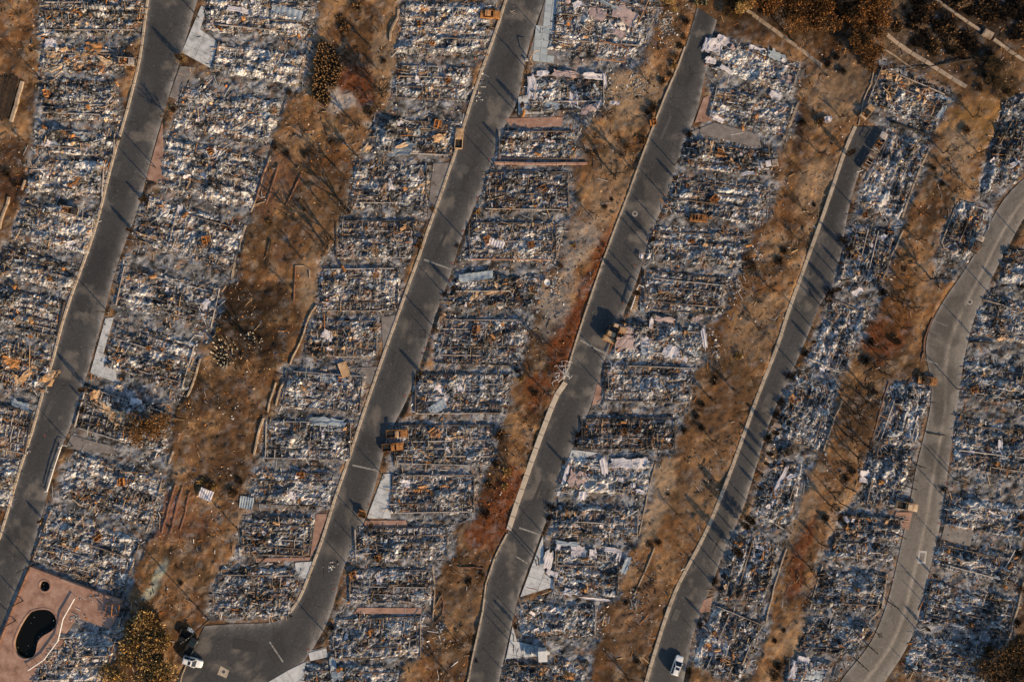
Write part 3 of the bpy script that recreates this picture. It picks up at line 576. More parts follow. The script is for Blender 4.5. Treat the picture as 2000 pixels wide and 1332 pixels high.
WALLS = [
 ([(779,20),(777,40),(764,58),(763,82)], .55, .8, 'bent pale garden wall above the ruins left of the second road'),
 ([(45,160),(38,185),(25,240)], .9, .7, 'short pale wall beside the dark deck at the left edge'),
 ([(18,385),(10,415),(2,448)], .6, .7, 'pale wall stub at the left edge below the reddish mound'),
 ([(34,252),(32,268)], .7, .5, 'tiny wall stub below the dark deck at the left edge'),
 ([(50,352),(43,372)], .5, .6, 'short wall stub beside white ruin at the far left'),
 ([(620,596),(606,612),(600,630),(592,652),(588,668),(570,700),(566,712)], .32, .9, 'thin winding pale wall left of the second road ruins'),
 ([(556,745),(548,758),(543,775),(540,792)], .4, .8, 'pale angled wall left of the ash ruin near the slope foot'),
 ([(540,746),(533,768),(524,805)], .4, .7, 'outer leaf of the double garden wall on the brown slope'),
 ([(516,815),(507,840),(497,888)], .5, .9, 'pale leaning wall at the brown slope foot left of dark ruin'),
 ([(578,520),(604,520),(606,545)], .3, .5, 'low brown planter wall on the slope by the second road'),
 ([(578,520),(576,560),(574,590)], .25, .5, 'thin low wall dropping from the brown planter'),
 ([(608,80),(600,105),(578,168)], .7, .4, 'ashy foundation edge at the right of upper white ruins'),
 ([(528,305),(510,360),(490,415)], .35, .4, 'pinkish foundation edge beside white ruin by the leftmost road'),
 ([(480,440),(462,500),(452,545)], .55, .35, 'whitened retaining edge along ruin on the brown slope'),
 ([(392,700),(378,745),(366,775)], .5, .35, 'crumbled white retaining edge above the brown slope'),
 ([(340,880),(330,905)], .5, .35, 'short whitened edge above the terraced ruin'),
 ([(318,935),(305,985),(287,1038)], .3, .5, 'pale terrace edge right of the grey ruin near the pool'),
 ([(1280,905),(1265,960),(1248,1045)], .3, .4, 'long pale edge of the slope right of the white panels'),
 ([(1278,1068),(1262,1110),(1240,1160)], .35, .5, 'greenish low wall on the brown slope beside a ruin'),
 ([(1100,450),(1085,510)], .3, .4, 'low ash-white edge right of ruin by the second road'),
 ([(1560,200),(1530,272)], .6, .4, 'ash-grey slab edge right of an upper ruin by third road'),
 ([(1815,290),(1790,345),(1762,425)], .5, .4, 'broken pale edge right of the striped ruin at fourth road'),
 ([(1762,452),(1742,500),(1718,560)], .4, .35, 'pale retaining edge above the brown gully'),
 ([(1645,780),(1625,825),(1608,880)], .35, .4, 'straight pale retaining edge right of striped ruin'),
 ([(1735,745),(1718,800),(1700,868)], .25, .4, 'thin reddish retaining edge left of the ruin by parking bay'),
 ([(1606,1105),(1592,1150),(1582,1190)], .35, .4, 'pale edge above the tan hollow near the lower right'),
 ([(1535,1070),(1510,1150),(1495,1215)], .4, .4, 'ragged pale edge left of the tan hollow'),
 ([(1998,1135),(1985,1190),(1965,1260),(1945,1290)], .5, .6, 'curving pale wall at the lower right edge'),
 ([(1733,1120),(1722,1190),(1700,1212)], .5, .3, 'pale crumbled edge left of the curving road'),
 ([(1870,395),(1836,480),(1858,492)], .3, .5, 'pale foundation edge left of dark ruin at curving road'),
 ([(1712,102),(1722,96),(1740,104),(1790,140)], .3, .6, 'rounded concrete wall corner above the copper-strewn ruin'),
 ([(1712,104),(1700,160),(1685,200),(1676,245)], .3, .5, 'reddish kerb wall climbing to the copper-strewn ruin'),
 ([(845,1105),(850,1150),(845,1210)], .3, .4, 'salmon-grey terrace edge right of lower ruins by second road'),
 ([(862,1160),(870,1190),(850,1215)], .25, .6, 'bent dark fence line right of ruin low on second road'),
 ([(895,1106),(945,1108)], .25, .6, 'short pale wall crossing the slope left of third road'),
 ([(238,1205),(222,1240),(200,1300),(185,1340)], .35, .6, 'pale terrace wall right of the ruin below the pool'),
 ([(225,1245),(205,1330)], .25, .5, 'thin pale wall beside the yellowed bush'),
 ([(368,1285),(352,1332),(340,1370)], .35, .5, 'pale kerb wall between the yellowed bush and asphalt'),
]
for p, wd, ht, lab in WALLS:
    ribbon(p, wd*.85, -.3, ht*.5, M['wall'] if wd >= .3 else M['brickred'], 'garden_wall', lab, 'wall', 'low garden and terrace walls', chunks=1.9, rough=.06, drape=True)

for kind, poly, lab in PADS:
    wp = wpoly(poly); jt = kind == 'white'
    mb = MB(); mb.poly(wp, -.2, .045 + random.uniform(0, .01)); o = mb.build('driveway', M['slab_grey' if jt else 'slab_' + kind]); tag(o, lab, kind='structure')
    if jt:      # cast in separate slabs with open joints
        ax = math.atan2(wp[-1][1]-wp[0][1], wp[-1][0]-wp[0][0]); e1 = np.array([math.cos(ax), math.sin(ax)]); e2 = np.array([-e1[1], e1[0]]); q0 = np.array(wp[0])
        uv = [((np.array(p)-q0) @ e1, (np.array(p)-q0) @ e2) for p in wp]; cs_ = 3.3
        us = [p[0] for p in uv]; vs_ = [p[1] for p in uv]
        for a in range(int(math.floor(min(us)/cs_)), int(math.ceil(max(us)/cs_))):
            for b in range(int(math.floor(min(vs_)/cs_)), int(math.ceil(max(vs_)/cs_))):
                c = uv
                for k, sg, lim in ((0,1,a*cs_+.04),(0,-1,-(a+1)*cs_+.04),(1,1,b*cs_+.04),(1,-1,-(b+1)*cs_+.04)):
                    out = []
                    for m in range(len(c)):
                        p, q = c[m-1], c[m]; dp = sg*p[k]-lim; dq = sg*q[k]-lim
                        if (dp >= 0) != (dq >= 0): t_ = dp/(dp-dq); out.append((p[0]+(q[0]-p[0])*t_, p[1]+(q[1]-p[1])*t_))
                        if dq >= 0: out.append(q)
                    c = out
                    if len(c) < 3: break
                if len(c) < 3: continue
                ar = abs(sum(c[m-1][0]*c[m][1]-c[m][0]*c[m-1][1] for m in range(len(c))))/2
                if ar < .4: continue
                mb = MB(); mb.poly([tuple(q0 + e1*p[0] + e2*p[1]) for p in c], .03, .075 + random.uniform(-.008,.008)); mb.build('concrete_slab', M['slab_white'], o)
# blue-grey tiled driveway: separate pavers set in dark joints
tile_poly = wpoly(TILEPX)
mb = MB(); mb.poly(tile_poly, -.2, .03); drv = mb.build('tiled_driveway', M['slab_grey']); tag(drv, 'blue-grey tiled driveway right of the second road at the top', kind='structure')
tm = MB(); tm.box((0,0,0), (1.62, 1.62, .05), taper=.985); tm = tm.mesh('paver'); tm.materials.append(M['tile'])
for i in range(-10, 11):
    for j in range(-10, 11):
        x = 9.5 + i * 1.68 * math.cos(-.1) - j * 1.68 * math.sin(-.1); y = 71 + i * 1.68 * math.sin(-.1) + j * 1.68 * math.cos(-.1)
        if inside(np.array([x + .4, x - .4, x]), np.array([y + .3, y - .3, y]), tile_poly).all():
            o = link('paver', tm, None, drv); o.location = (x, y, .05 + random.uniform(-.006, .006)); o.rotation_euler = (random.uniform(-.006,.006), random.uniform(-.006,.006), -.1)

# asphalt repairs
for x, y, lx, ly, an, dk in [(300,60,26,10,-70,1),(228,330,30,12,-70,0),(160,600,18,16,-70,1),(95,800,40,8,-68,0),(1000,120,30,10,-68,1),(905,330,16,18,-66,0),(860,480,60,5,-66,1),(745,860,26,16,-66,1),(690,1010,40,6,-66,0),(1300,250,50,5,-66,0),(1240,440,26,12,-68,1),(1120,740,20,14,-66,0),(1050,960,44,6,-68,1),(975,1180,20,14,-70,0),(1590,520,40,6,-66,1),(1500,780,24,14,-66,0),(1400,1060,44,5,-66,1),(1320,1200,22,12,-68,0),(480,1260,50,20,10,1),(440,1300,40,8,30,0),(600,1180,26,14,-60,1)]:
    mb = MB(); mb.box((0,0,0), (lx*S, ly*S, .008)); o = mb.build('road_patch', M['patch_dark' if dk else 'patch_pale']); p = W(x, y); o.location = (p.x, p.y, .054); o.rotation_euler = (0,0,math.radians(-an)); tag(o, kind='structure')
# road markings, covers and grates
def strip(a, b, wid, mat, name, label, cat, z=.062, group=None):
    p = W(*a); q = W(*b); d = q - p; mb = MB(); mb.box((0,0,0), (d.length, wid, .006))
    o = mb.build(name, mat); o.location = ((p.x+q.x)/2, (p.y+q.y)/2, z); o.rotation_euler = (0,0,math.atan2(d.y, d.x)); tag(o, label, cat, group); return o
for a, b, wd, lab in [((828,507),(880,526),.42,'faded white stop line across the second road at mid height'), ((1133,664),(1156,677),.45,'left of two faded white bars across the third road'), ((1159,679),(1184,691),.45,'right of two faded white bars across the third road'),
  ((688,908),(739,919),.4,'faded white line across the second road below the two rusted pickups'), ((1014,1030),(1054,1044),.4,'faded white line across the lower third road'), ((1008,1086),(1030,1100),.3,'short worn white dash low on the third road'),
  ((526,1252),(553,1292),.35,'faded white line across the bend of the second road'), ((1806,702),(1832,712),.25,'pale line closing the parking bay on the curving road'), ((1826,627),(1852,638),.12,'upper pale line of the parking bay on the curving road')]:
    strip(a, b, wd, M['paintwhite'], 'road_marking', lab, 'road marking')
for i in range(5):
    strip((1812 - i*2, 645 + i*11), (1838 - i*4, 654 + i*11), .10, M['paintfaint'], 'parking_line', ['topmost','second','third','fourth','lowest'][i] + ' thin white parking line in the bay beside the curving road', 'parking line', group='parking lines')
OR = [(285,50),(262,172),(228,290),(210,357),(172,487),(118,660),(88,850),(58,862),(21,987),(1037,87),(1002,194),(955,312),(932,387),(1376,127),(1374,177),(1295,380),(1265,470),(1240,520),(1217,592),(905,452),(882,515),(877,548),(830,680),(825,690),(790,773),(868,985),(690,1045),(720,985),(652,1150),(602,1268),(1988,463),(1947,540),(1897,653),(1882,757),(1863,847),(1847,943),(1834,1022),(1815,1125),(1762,1296)]
for i, (x, y) in enumerate(OR):
    mb = MB(); a = random.uniform(0, 3.1); mb.box((0,0,0), (random.uniform(.5,.9), .12, .006), Matrix.Rotation(a,3,'Z')); mb.box((.1,.05,.001), (.45, .12, .006), Matrix.Rotation(a+1.3,3,'Z'))
    o = mb.build('spray_mark', M['paintorange']); p = W(x, y); o.location = (p.x, p.y, .075)
    rd = 'leftmost road' if x < 400 else 'second road' if x < 1050 else 'third road' if x < 1380 else 'curving road'
    later(o, 'small orange spray-paint mark', 'at the edge of the ' + rd, y, 'paint mark', 'orange spray marks')
def manhole(x, y, collar, lab):
    p = W(x, y); r = empty('manhole_cover', (p.x, p.y, .055))
    mb = MB(); mb.tube([(0,0,0),(0,0,.02)], .42, 18); mb.build('lid', M['iron'], r)
    mb = MB(); mb.tube([(0,0,-.01),(0,0,.012)], .62, 20); mb.build('rim', M['concrete'], r)
    if collar: mb = MB(); mb.box((0,0,-.004), (2.3,2.3,.014), Matrix.Rotation(-.4,3,'Z')); mb.build('collar', M['kerb'], r)
    tag(r, lab, 'manhole')
manhole(1240, 418, False, 'round iron manhole cover in the upper third road')
manhole(437, 1311, True, 'manhole cover in a square concrete collar at the bottom left')
manhole(1894, 590, False, 'faint manhole cover in the curving road beside the pale track')
r = empty('utility_cover', W(1801, 1088, .05)); r.rotation_euler = (0,0,-.12)
mb = MB(); mb.box((0,0,0), (1.9,3.1,.03)); mb.build('collar', M['concrete'], r)
mb = MB(); mb.box((0,0,.02), (1.1,2.0,.03)); mb.build('lid', M['slab_grey'], r); tag(r, 'rectangular pale-rimmed utility cover in the curving road', 'utility cover')
r = empty('drain_grate', W(826, 653, .07))
for i in range(6):
    mb = MB(); mb.box((-.75 + i*.3, 0, 0), (.09, 1.7, .05)); mb.build('bar', M['iron'], r)
for s in (-1, 1):
    mb = MB(); mb.box((0, s*.85, .005), (1.7, .1, .06)); mb.build('frame', M['iron'], r)
tag(r, 'iron drain grate at the right edge of the second road', 'drain grate')

# ------------------------------------------------------------------ pool terrace
def spline(pts, k=4):
    n = len(pts); out = []
    for i in range(n):
        p0, p1, p2, p3 = [np.array(pts[(i + j - 1) % n], float) for j in range(4)]
        for u in np.linspace(0, 1, k, endpoint=False):
            out.append(tuple(.5 * ((2*p1) + (-p0+p2)*u + (2*p0-5*p1+4*p2-p3)*u*u + (-p0+3*p1-3*p2+p3)*u**3)))
    return out
import bmesh
kid = wpoly(spline(POOL_KIDNEY, 3)); spa = wpoly(SPA); deckp = wpoly(POOLDECK)
bm = bmesh.new()
for loop in (deckp, kid, spa):
    vs = [bm.verts.new((p[0], p[1], .12)) for p in loop]
    for i in range(len(vs)): bm.edges.new((vs[i], vs[(i + 1) % len(vs)]))
bmesh.ops.triangle_fill(bm, use_beauty=True, edges=bm.edges[:])
bmesh.ops.recalc_face_normals(bm, faces=bm.faces[:])
if sum(f.normal.z for f in bm.faces) < 0: bmesh.ops.reverse_faces(bm, faces=bm.faces[:])
ext = [e for e in bm.edges if len(e.link_faces) == 1]
rr = bmesh.ops.extrude_edge_only(bm, edges=ext)
bmesh.ops.translate(bm, verts=[v for v in rr['geom'] if isinstance(v, bmesh.types.BMVert)], vec=(0, 0, -.4))
me = bpy.data.meshes.new('pool_deck'); bm.to_mesh(me); bm.free()
deck = link('pool_deck', me, M['slab_pink']); tag(deck, 'salmon concrete pool terrace in the lower left corner', kind='structure')
def pool(name, loop, depth, label):
    c = np.mean(loop, axis=0); root = empty(name, (c[0], c[1], 0))
    lo = [(p[0]-c[0], p[1]-c[1]) for p in loop]
    def off(q, s): 
        L = math.hypot(*q); return (q[0] * (1 + s / L), q[1] * (1 + s / L))
    mb = MB(); rings = [[(*off(q, .02), z) for q in lo] for z in (.10, -depth)]
    mb.loft(rings, cap=False); b = len(mb.v); mb.v += [(q[0], q[1], -depth) for q in lo]; mb.f.append(tuple(range(b, b + len(lo)))); mb.build('basin', M['poolwall'], root, True)
    mb = MB(); rings = [[(*off(q, a), z) for q in lo] for a, z in ((-.06, .05), (-.06, .17), (0, .19), (.30, .19), (.34, .115))]
    mb.loft(rings, cap=False); mb.build('coping', M['slab_pink'], root)
    mb = MB(); mb.v += [(*off(q, .0), -.45) for q in lo]; mb.f.append(tuple(range(len(lo)))); me_ = mb.build('water_surface', M['water'], root)
    mb = MB(); rr_ = random.Random(4)
    for k in range(int(len(lo)*.35)):
        q = rr_.choice(lo); f = rr_.uniform(.3,.95)**.6; mb.box((q[0]*f, q[1]*f, -.44), (rr_.uniform(.06,.25), rr_.uniform(.05,.15), .01), Matrix.Rotation(rr_.uniform(0,3),3,'Z'))
    fl = mb.build('floating_ash', M['slab_grey'], root); fl['kind'] = 'stuff'
    tag(root, label, 'pool')
pool('swimming_pool', kid, 1.9, 'kidney-shaped swimming pool of dark murky water')
pool('spa_pool', spa, 1.2, 'small round dark spa pool on the salmon terrace')
ribbon([(62,1106),(150,1140),(242,1174)], .55, -.3, .75, M['slab_pink'], 'terrace_wall', 'salmon wall between the pool terrace and white ash ruin', 'wall', chunks=2.4)
ribbon([(58,1112),(30,1180),(0,1254),(-30,1320)], .3, -.3, .5, M['brickred'], 'terrace_wall', 'dark low wall between the pool terrace and leftmost road', 'wall', chunks=2.4)
mb = MB(); pts = [G(150,1166,.9), G(128,1205,.95), G(118,1248,.95), G(90,1285,.9), G(60,1305,.9)]
mb.tube(pts, .13, 8); o = mb.build('rail', M['dish'])
r = empty('pool_fence', (0,0,0)); o.parent = r
for k in range(9):
    f = k / 8 * (len(pts) - 1); i = min(int(f), len(pts) - 2); p = pts[i].lerp(pts[i+1], f - i)
    mb = MB(); mb.tube([(p.x, p.y, -.1), (p.x, p.y, p.z)], .05, 6); mb.build('post', M['dish'], r)
tag(r, 'bent pale pool fence rail crossing the salmon terrace', 'fence')
r = empty('shade_frame', G(228, 1185)); 
for dx, dy in ((-1.6,-1.4),(1.6,-1.0),(-1.2,1.4),(1.8,1.3)):
    mb = MB(); mb.tube([(dx,dy,0),(dx,dy,2.1)], .09, 6); mb.build('post', M['char'], r)
for a, b in (((-1.6,-1.4,2.1),(-1.2,1.4,2.1)), ((1.6,-1.0,2.1),(1.8,1.3,2.1)), ((-1.6,-1.4,2.15),(1.6,-1.0,2.15)), ((-1.2,1.4,2.15),(1.8,1.3,2.15)), ((0,-1.3,2.2),(.2,1.4,2.2))):
    mb = MB(); mb.tube([a,b], .1, 5); mb.build('beam', M['rust'], r)
tag(r, 'charred shade frame at the right corner of the pool terrace', 'frame')

# ------------------------------------------------------------------ rubble generators
PAL = {'white': (.66,.625,.59), 'ash': (.33,.33,.34), 'grey': (.13,.135,.145), 'char': (.022,.020,.019), 'rust': (.42,.17,.045), 'tan': (.52,.35,.20), 'pink': (.46,.38,.36), 'steel': (.16,.18,.205)}
PK = list(PAL); PV = np.array([PAL[k] for k in PK])
MIX = {'w': (.20,.27,.17,.12,.03,.08,.05,.08), 'b': (.07,.24,.24,.16,.04,.08,.03,.16), 'd': (.04,.14,.26,.27,.06,.08,.02,.15), 'r': (.07,.14,.19,.23,.14,.13,.02,.08), 'dirt': (.05,.04,.06,.45,.16,.18,.06,0)}
def rot_zt(n, tilt):
    """random yaw then tilt matrices (n,3,3)"""
    a = RNG.uniform(0, 2*np.pi, n); t = RNG.normal(0, tilt, n)
    ca, sa, ct, st = np.cos(a), np.sin(a), np.cos(t), np.sin(t)
    R = np.zeros((n,3,3)); R[:,0,0]=ca; R[:,0,1]=-sa*ct; R[:,0,2]=sa*st; R[:,1,0]=sa; R[:,1,1]=ca*ct; R[:,1,2]=-ca*st; R[:,2,1]=st; R[:,2,2]=ct
    return R
def make_rubble(name, P, mix, size=1.0, axis=None, frac=(.70,.18,.12), under=None):
    """P (n,3) positions: lumps, tilted slabs and sticks as real little solids"""
    n = len(P); k = RNG.choice(3, n, p=frac); SZ = np.broadcast_to(np.asarray(size, float), (n,))
    vs = []; qs = []; ts = []; cs = []; off = 0
    pr = np.array(MIX[mix]); pr = pr / pr.sum()
    col = PV[RNG.choice(len(PK), n, p=pr)] * RNG.uniform(.65, 1.25, (n,1))
    if under is not None:
        sel = RNG.random((n,1)) < .60; col = np.where(sel, under*RNG.uniform(.7,1.5,(n,1)) + .01, col)
    col = np.clip(col, 0, .78)
    i = np.where(k == 0)[0]; m = len(i)
    if m:
        s = RNG.gamma(1.8, .058, (m,1)) * SZ[i][:,None] + .06
        a = RNG.uniform(0, 2*np.pi, (m,1)) + np.array([[0, 1.57, 3.14, 4.71]]) + RNG.normal(0,.3,(m,4))
        rr = s * RNG.uniform(.6, 1.3, (m,4))
        v = np.zeros((m,5,3)); v[:,:4,0] = rr*np.cos(a); v[:,:4,1] = rr*np.sin(a); v[:,:4,2] = -.05
        v[:,4,:2] = RNG.normal(0,.3,(m,2))*s; v[:,4,2] = (s * RNG.uniform(.3, 1.2,(m,1)))[:,0]
        v += P[i][:,None,:]
        b = off + np.arange(m)[:,None]*5
        ts.append(np.concatenate([b+np.array([[0,1,4]]), b+np.array([[1,2,4]]), b+np.array([[2,3,4]]), b+np.array([[3,0,4]])]))
        vs.append(v.reshape(-1,3)); cs.append(np.repeat(col[i],5,0)); off += m*5
    for kk in (1,2):
        i = np.where(k == kk)[0]; m = len(i)
        if not m: continue
        if kk == 1: d = np.stack([RNG.uniform(.2,.75,m)*SZ[i], RNG.uniform(.15,.5,m)*SZ[i], RNG.uniform(.03,.07,m)],-1); R = rot_zt(m,.45); lift = .14
        else: d = np.stack([RNG.gamma(2.5,.5,m)*SZ[i] + .35, RNG.uniform(.05,.15,m), RNG.uniform(.05,.1,m)],-1); R = rot_zt(m,.25); lift = .18
        if axis is not None and kk == 2:
            sel = RNG.random(m) < .55; a = axis + RNG.normal(0,.15,m) + (RNG.random(m) < .4)*np.pi/2
            Rz = np.zeros((m,3,3)); Rz[:,0,0]=np.cos(a); Rz[:,0,1]=-np.sin(a); Rz[:,1,0]=np.sin(a); Rz[:,1,1]=np.cos(a); Rz[:,2,2]=1
            R = np.where(sel[:,None,None], Rz, R)
        u = np.array([(-1,-1,-1),(1,-1,-1),(1,1,-1),(-1,1,-1),(-1,-1,1),(1,-1,1),(1,1,1),(-1,1,1)])*.5
        v = np.einsum('nij,nkj->nki', R, u[None]*d[:,None,:]) + P[i][:,None,:]; v[:,:,2] += RNG.uniform(.02, lift, (m,1))
        b = off + np.arange(m)[:,None]*8
        qs.append(np.concatenate([b+np.array([f]) for f in ([4,5,6,7],[0,1,5,4],[1,2,6,5],[2,3,7,6],[3,0,4,7])]))
        if kk == 2 and axis is not None:
            pick = RNG.random((m,1)); col[i] = np.where(pick < .30, np.array(PAL['tan'])*RNG.uniform(.5,1.15,(m,1)), np.where(pick < .38, np.array(PAL['rust'])*RNG.uniform(.5,1.2,(m,1)), col[i]))
        vs.append(v.reshape(-1,3)); cs.append(np.repeat(col[i],8,0)); off += m*8
    return mesh_np(name, np.concatenate(vs), np.concatenate(qs) if qs else None, np.concatenate(ts) if ts else None, np.concatenate(cs))

# shared meshes for the steel and sheet pieces
def beam_mesh(seed):
    rnd = random.Random(seed); n = 7; rings = []
    oy = 0; oz = 0
    for i in range(n):
        x = -.5 + i/(n-1); oy += rnd.uniform(-.05,.05); oz += rnd.uniform(-.03,.03)
        y, z = (oy, oz) if 0 < i else (0, 0)
        rings.append([(x,y-.09,z-.14),(x,y+.09,z-.14),(x,y+.09,z-.10),(x,y+.02,z-.09),(x,y+.02,z+.09),(x,y+.09,z+.10),(x,y+.09,z+.13),(x,y-.09,z+.13),(x,y-.09,z+.10),(x,y-.02,z+.09),(x,y-.02,z-.09),(x,y-.09,z-.10)])
    mb = MB(); mb.loft(rings); m = mb.mesh('chassis_beam'); m.materials.append(M['steel']); return m
BEAMS = [beam_mesh(s) for s in range(6)]
def joist_mesh(seed):
    rnd = random.Random(seed); b = rnd.uniform(-.10,.10); h = rnd.uniform(-.06,.1); t = .05
    rings = [[(x, y-t, z-t), (x, y+t, z-t), (x, y+t, z+t), (x, y-t, z+t)] for x, y, z in ((-.5,0,0),(-.1,b,h),(.2,b*.6,h*.5),(.5,0,0))]
    mb = MB(); mb.loft(rings); m = mb.mesh('floor_joist'); m.materials.append(M['steel']); return m
JOISTS = [joist_mesh(s) for s in range(6)]
def sheet_mesh(seed, mat, crumple=.18, nu=9, nv=6, corr=False):
    r = np.random.default_rng(seed); u, v = np.meshgrid(np.linspace(-.5,.5,nu), np.linspace(-.5,.5,nv), indexing='ij')
    e = 1 - np.maximum(np.abs(u), np.abs(v))*2
    jx = r.normal(0,.035,u.shape) + (e < .01)*r.normal(0,.06,u.shape); jy = r.normal(0,.05,u.shape) + (e < .01)*r.normal(0,.08,u.shape)
    z = (fbm(u*3+seed, v*3, 200+seed, 3)-.5)*crumple*5 + r.normal(0, crumple*.14, u.shape)
    if corr: z = .04*np.sin(u*34) + (fbm(u*2+seed, v*2, 200+seed, 2)-.5)*.3; jx *= .3; jy *= .3
    top = np.stack([u+jx, v+jy, z], -1).reshape(-1,3); bot = top - np.array([0,0,.03])
    ii = np.arange(nu*nv).reshape(nu,nv); q = np.stack([ii[:-1,:-1], ii[1:,:-1], ii[1:,1:], ii[:-1,1:]],-1).reshape(-1,4)
    rim = list(ii[:,0]) + list(ii[-1,1:]) + list(ii[-2::-1,-1]) + list(ii[0,-2:0:-1]); N = nu*nv
    rq = [(rim[(k+1)%len(rim)], rim[k], rim[k]+N, rim[(k+1)%len(rim)]+N) for k in range(len(rim))]
    m = mesh_np('sheet', np.concatenate([top,bot]), np.concatenate([q, q[:,::-1]+N, np.array(rq)])); m.materials.append(mat); return m
SHEETS = {k: [sheet_mesh(s*7+j, M[k], c) for s in range(4)] for j, (k, c) in enumerate((('tan',.24),('rustbright',.22),('white',.16),('pinkpanel',.14),('bluesheet',.16)))}
CORR = {k: [sheet_mesh(90+s, M[k], .1, 33, 5, True) for s in range(2)] for k in ('tan','bluesheet','white')}
def nm_flat(n): return n in ('roof_panel','wall_panel','white_panel')
def add_sheet(parent, name, px, py, lx, ly, ang, kind, z=.35, corr=False, tilt=0.0):
    me = random.choice((CORR if corr else SHEETS)[kind]); o = link(name, me, None, parent)
    p = W(px, py, z + .2); base = parent.location if parent else Vector((0,0,0))
    o.location = (p.x - base.x, p.y - base.y, p.z - base.z - .2 + (.15 if corr else .0))
    flat_ = nm_flat(name); o.scale = (lx*S*(.92 if flat_ else 1), ly*S*(.88 if flat_ else 1), .5 if flat_ else min(1.4, .35 + .5*min(lx, ly)*S/1.6)); o.rotation_euler = (tilt, random.uniform(-.1,.1), math.radians(-ang)); return o

# ------------------------------------------------------------------ burned houses
HROOT = {}
LOOKW = {'w': 'whitish ash', 'b': 'blue-grey ash', 'd': 'dark charred', 'r': 'rust-strewn'}
def HEAPS(hr): return [(hr.uniform(-.4,.4), hr.uniform(-.36,.36), hr.uniform(.06,.13), hr.uniform(.25,.7)) for _ in range(hr.randint(1,3))]
def house(row, i, TL, TR, BR, BL, look, flags):
    c4 = [np.array([*W2(p)]) for p in (TL, TR, BR, BL)]
    c = sum(c4)/4
    du = ((c4[1]-c4[0]) + (c4[2]-c4[3]))/2; dv = ((c4[0]-c4[3]) + (c4[1]-c4[2]))/2
    if 'v' in flags: du, dv = -dv, du
    L = np.linalg.norm(du); Wd = np.linalg.norm(dv); ang = math.atan2(du[1], du[0]); eu = du/L; en = np.array([-eu[1], eu[0]])
    perp = float(abs(dv @ en)); dvn = dv if dv @ en > 0 else -dv
    root = empty('burned_house', (c[0], c[1], 0)); HROOT[(row, i)] = root
    seed = 300 + 37*i + 11*ord(row)
    # ash bed: ridged, uneven, fading out at the edges
    nu = int(L*1.06/.27)+1; nv = int(Wd*1.06/.27)+1
    a, b = np.meshgrid(np.linspace(-.54,.54,nu), np.linspace(-.54,.54,nv), indexing='ij')
    dvn = dvn*.90; perp *= .90
    X = a*du[0] + b*dvn[0]; Y = a*du[1] + b*dvn[1]; GXw = X + c[0]; GYw = Y + c[1]
    hr = random.Random(seed)
    nb_ = max(2, round(perp/ (hr.uniform(1.9, 2.3) if 'g' in flags else hr.uniform(2.3, 3.2))))
    ph = b*nb_ + .8*(fbm(a*3+seed, b*4, seed, 3)-.5)
    ridge = np.cos(2*np.pi*ph)
    n_big = fbm(GXw*.35, GYw*.35, seed+1, 3); n_mid = fbm(GXw*1.1, GYw*1.1, seed+2, 3); n_fin = RNG.random(X.shape)
    edge = np.clip((.54 - np.maximum(np.abs(a) + (n_mid-.5)*.10, np.abs(b) + (n_mid-.5)*.14))/.07, 0, 1)
    amp = .17 if 's' in flags else .05
    patch = fbm(GXw*.22+3, GYw*.3, seed+21, 3, .6)
    z = .10 + amp*ridge*sstep(.35,.65,n_big)*1.6 + (n_big-.4)*.75 + (n_mid-.5)*1.0 + (fbm(GXw*2.6, GYw*2.6, seed+41, 2)-.5)*.42 + (n_fin-.5)*.15*sstep(.35,.6,n_mid)
    z = -.30 + (np.maximum(z, -.16) + .30)*edge
    st = fbm(a*L*.22+seed, b*perp*1.5, seed+4, 4, .6)       # streaks along the floor beams
    mot = fbm(GXw*.9+5, GYw*.9, seed+6, 4, .7)
    bias = {'w': .05, 'b': .0, 'd': -.055, 'r': -.05}[look] + hr.uniform(-.02,.02)
    fine = fbm(GXw*2.3+9, GYw*2.3, seed+31, 2, .7)
    v = .5 + ((st-.5)*.34 + (mot-.5)*.55 + (patch-.5)*.75 + (fine-.5)*.55)*1.08 + bias + .02*ridge + (n_fin-.5)*.20
    C_ = np.array([.115,.118,.125])*np.ones(v.shape+(3,))
    t = sstep(.44,.60,v)[...,None]; C_ = C_*(1-t) + np.array([.285,.290,.305])*t
    t = sstep(.61,.78,v)[...,None]; C_ = C_*(1-t) + np.array([.62,.605,.59])*t
    t = sstep(.43,.30,v)[...,None]; C_ = C_*(1-t) + np.array([.026,.024,.023])*t
    t = (sstep(.60,.70,fbm(GXw*.7, GYw*.7, seed+9, 3))*(.75 if look == 'r' else .4))[...,None]; C_ = C_*(1-t) + np.array([.24,.12,.06])*t
    for (ha, hb, hs_, hh) in HEAPS(hr):
        z = z + hh*np.exp(-((a-ha)**2*L*L + (b-hb)**2*perp*perp)/(2*(hs_*12)**2))*(.5 + n_mid)*edge
    ii = np.arange(nu*nv).reshape(nu,nv); q = np.stack([ii[:-1,:-1], ii[1:,:-1], ii[1:,1:], ii[:-1,1:]],-1).reshape(-1,4)
    if np.cross(du, dvn) < 0: q = q[:, ::-1]
    link('ash_bed', mesh_np('ash_bed', np.stack([X,Y,z],-1).reshape(-1,3), q, cols=C_.reshape(-1,3)), M['ash'], root)
    def zat(aa, bb):
        x = np.clip(((np.asarray(aa)+.54)/1.08*(nu-1)).round().astype(int),0,nu-1); y = np.clip(((np.asarray(bb)+.54)/1.08*(nv-1)).round().astype(int),0,nv-1)
        return z[x,y]
    # rubble
    area = L*perp; n = int(area*22)
    aa = RNG.uniform(-.53,.53,n); bb = RNG.uniform(-.53,.53,n)
    clump = fbm(aa*L*.4+seed, bb*perp*.4, seed+12, 3); drift = fbm(aa*L*.2+seed+7, bb*perp*.3, seed+15, 3)
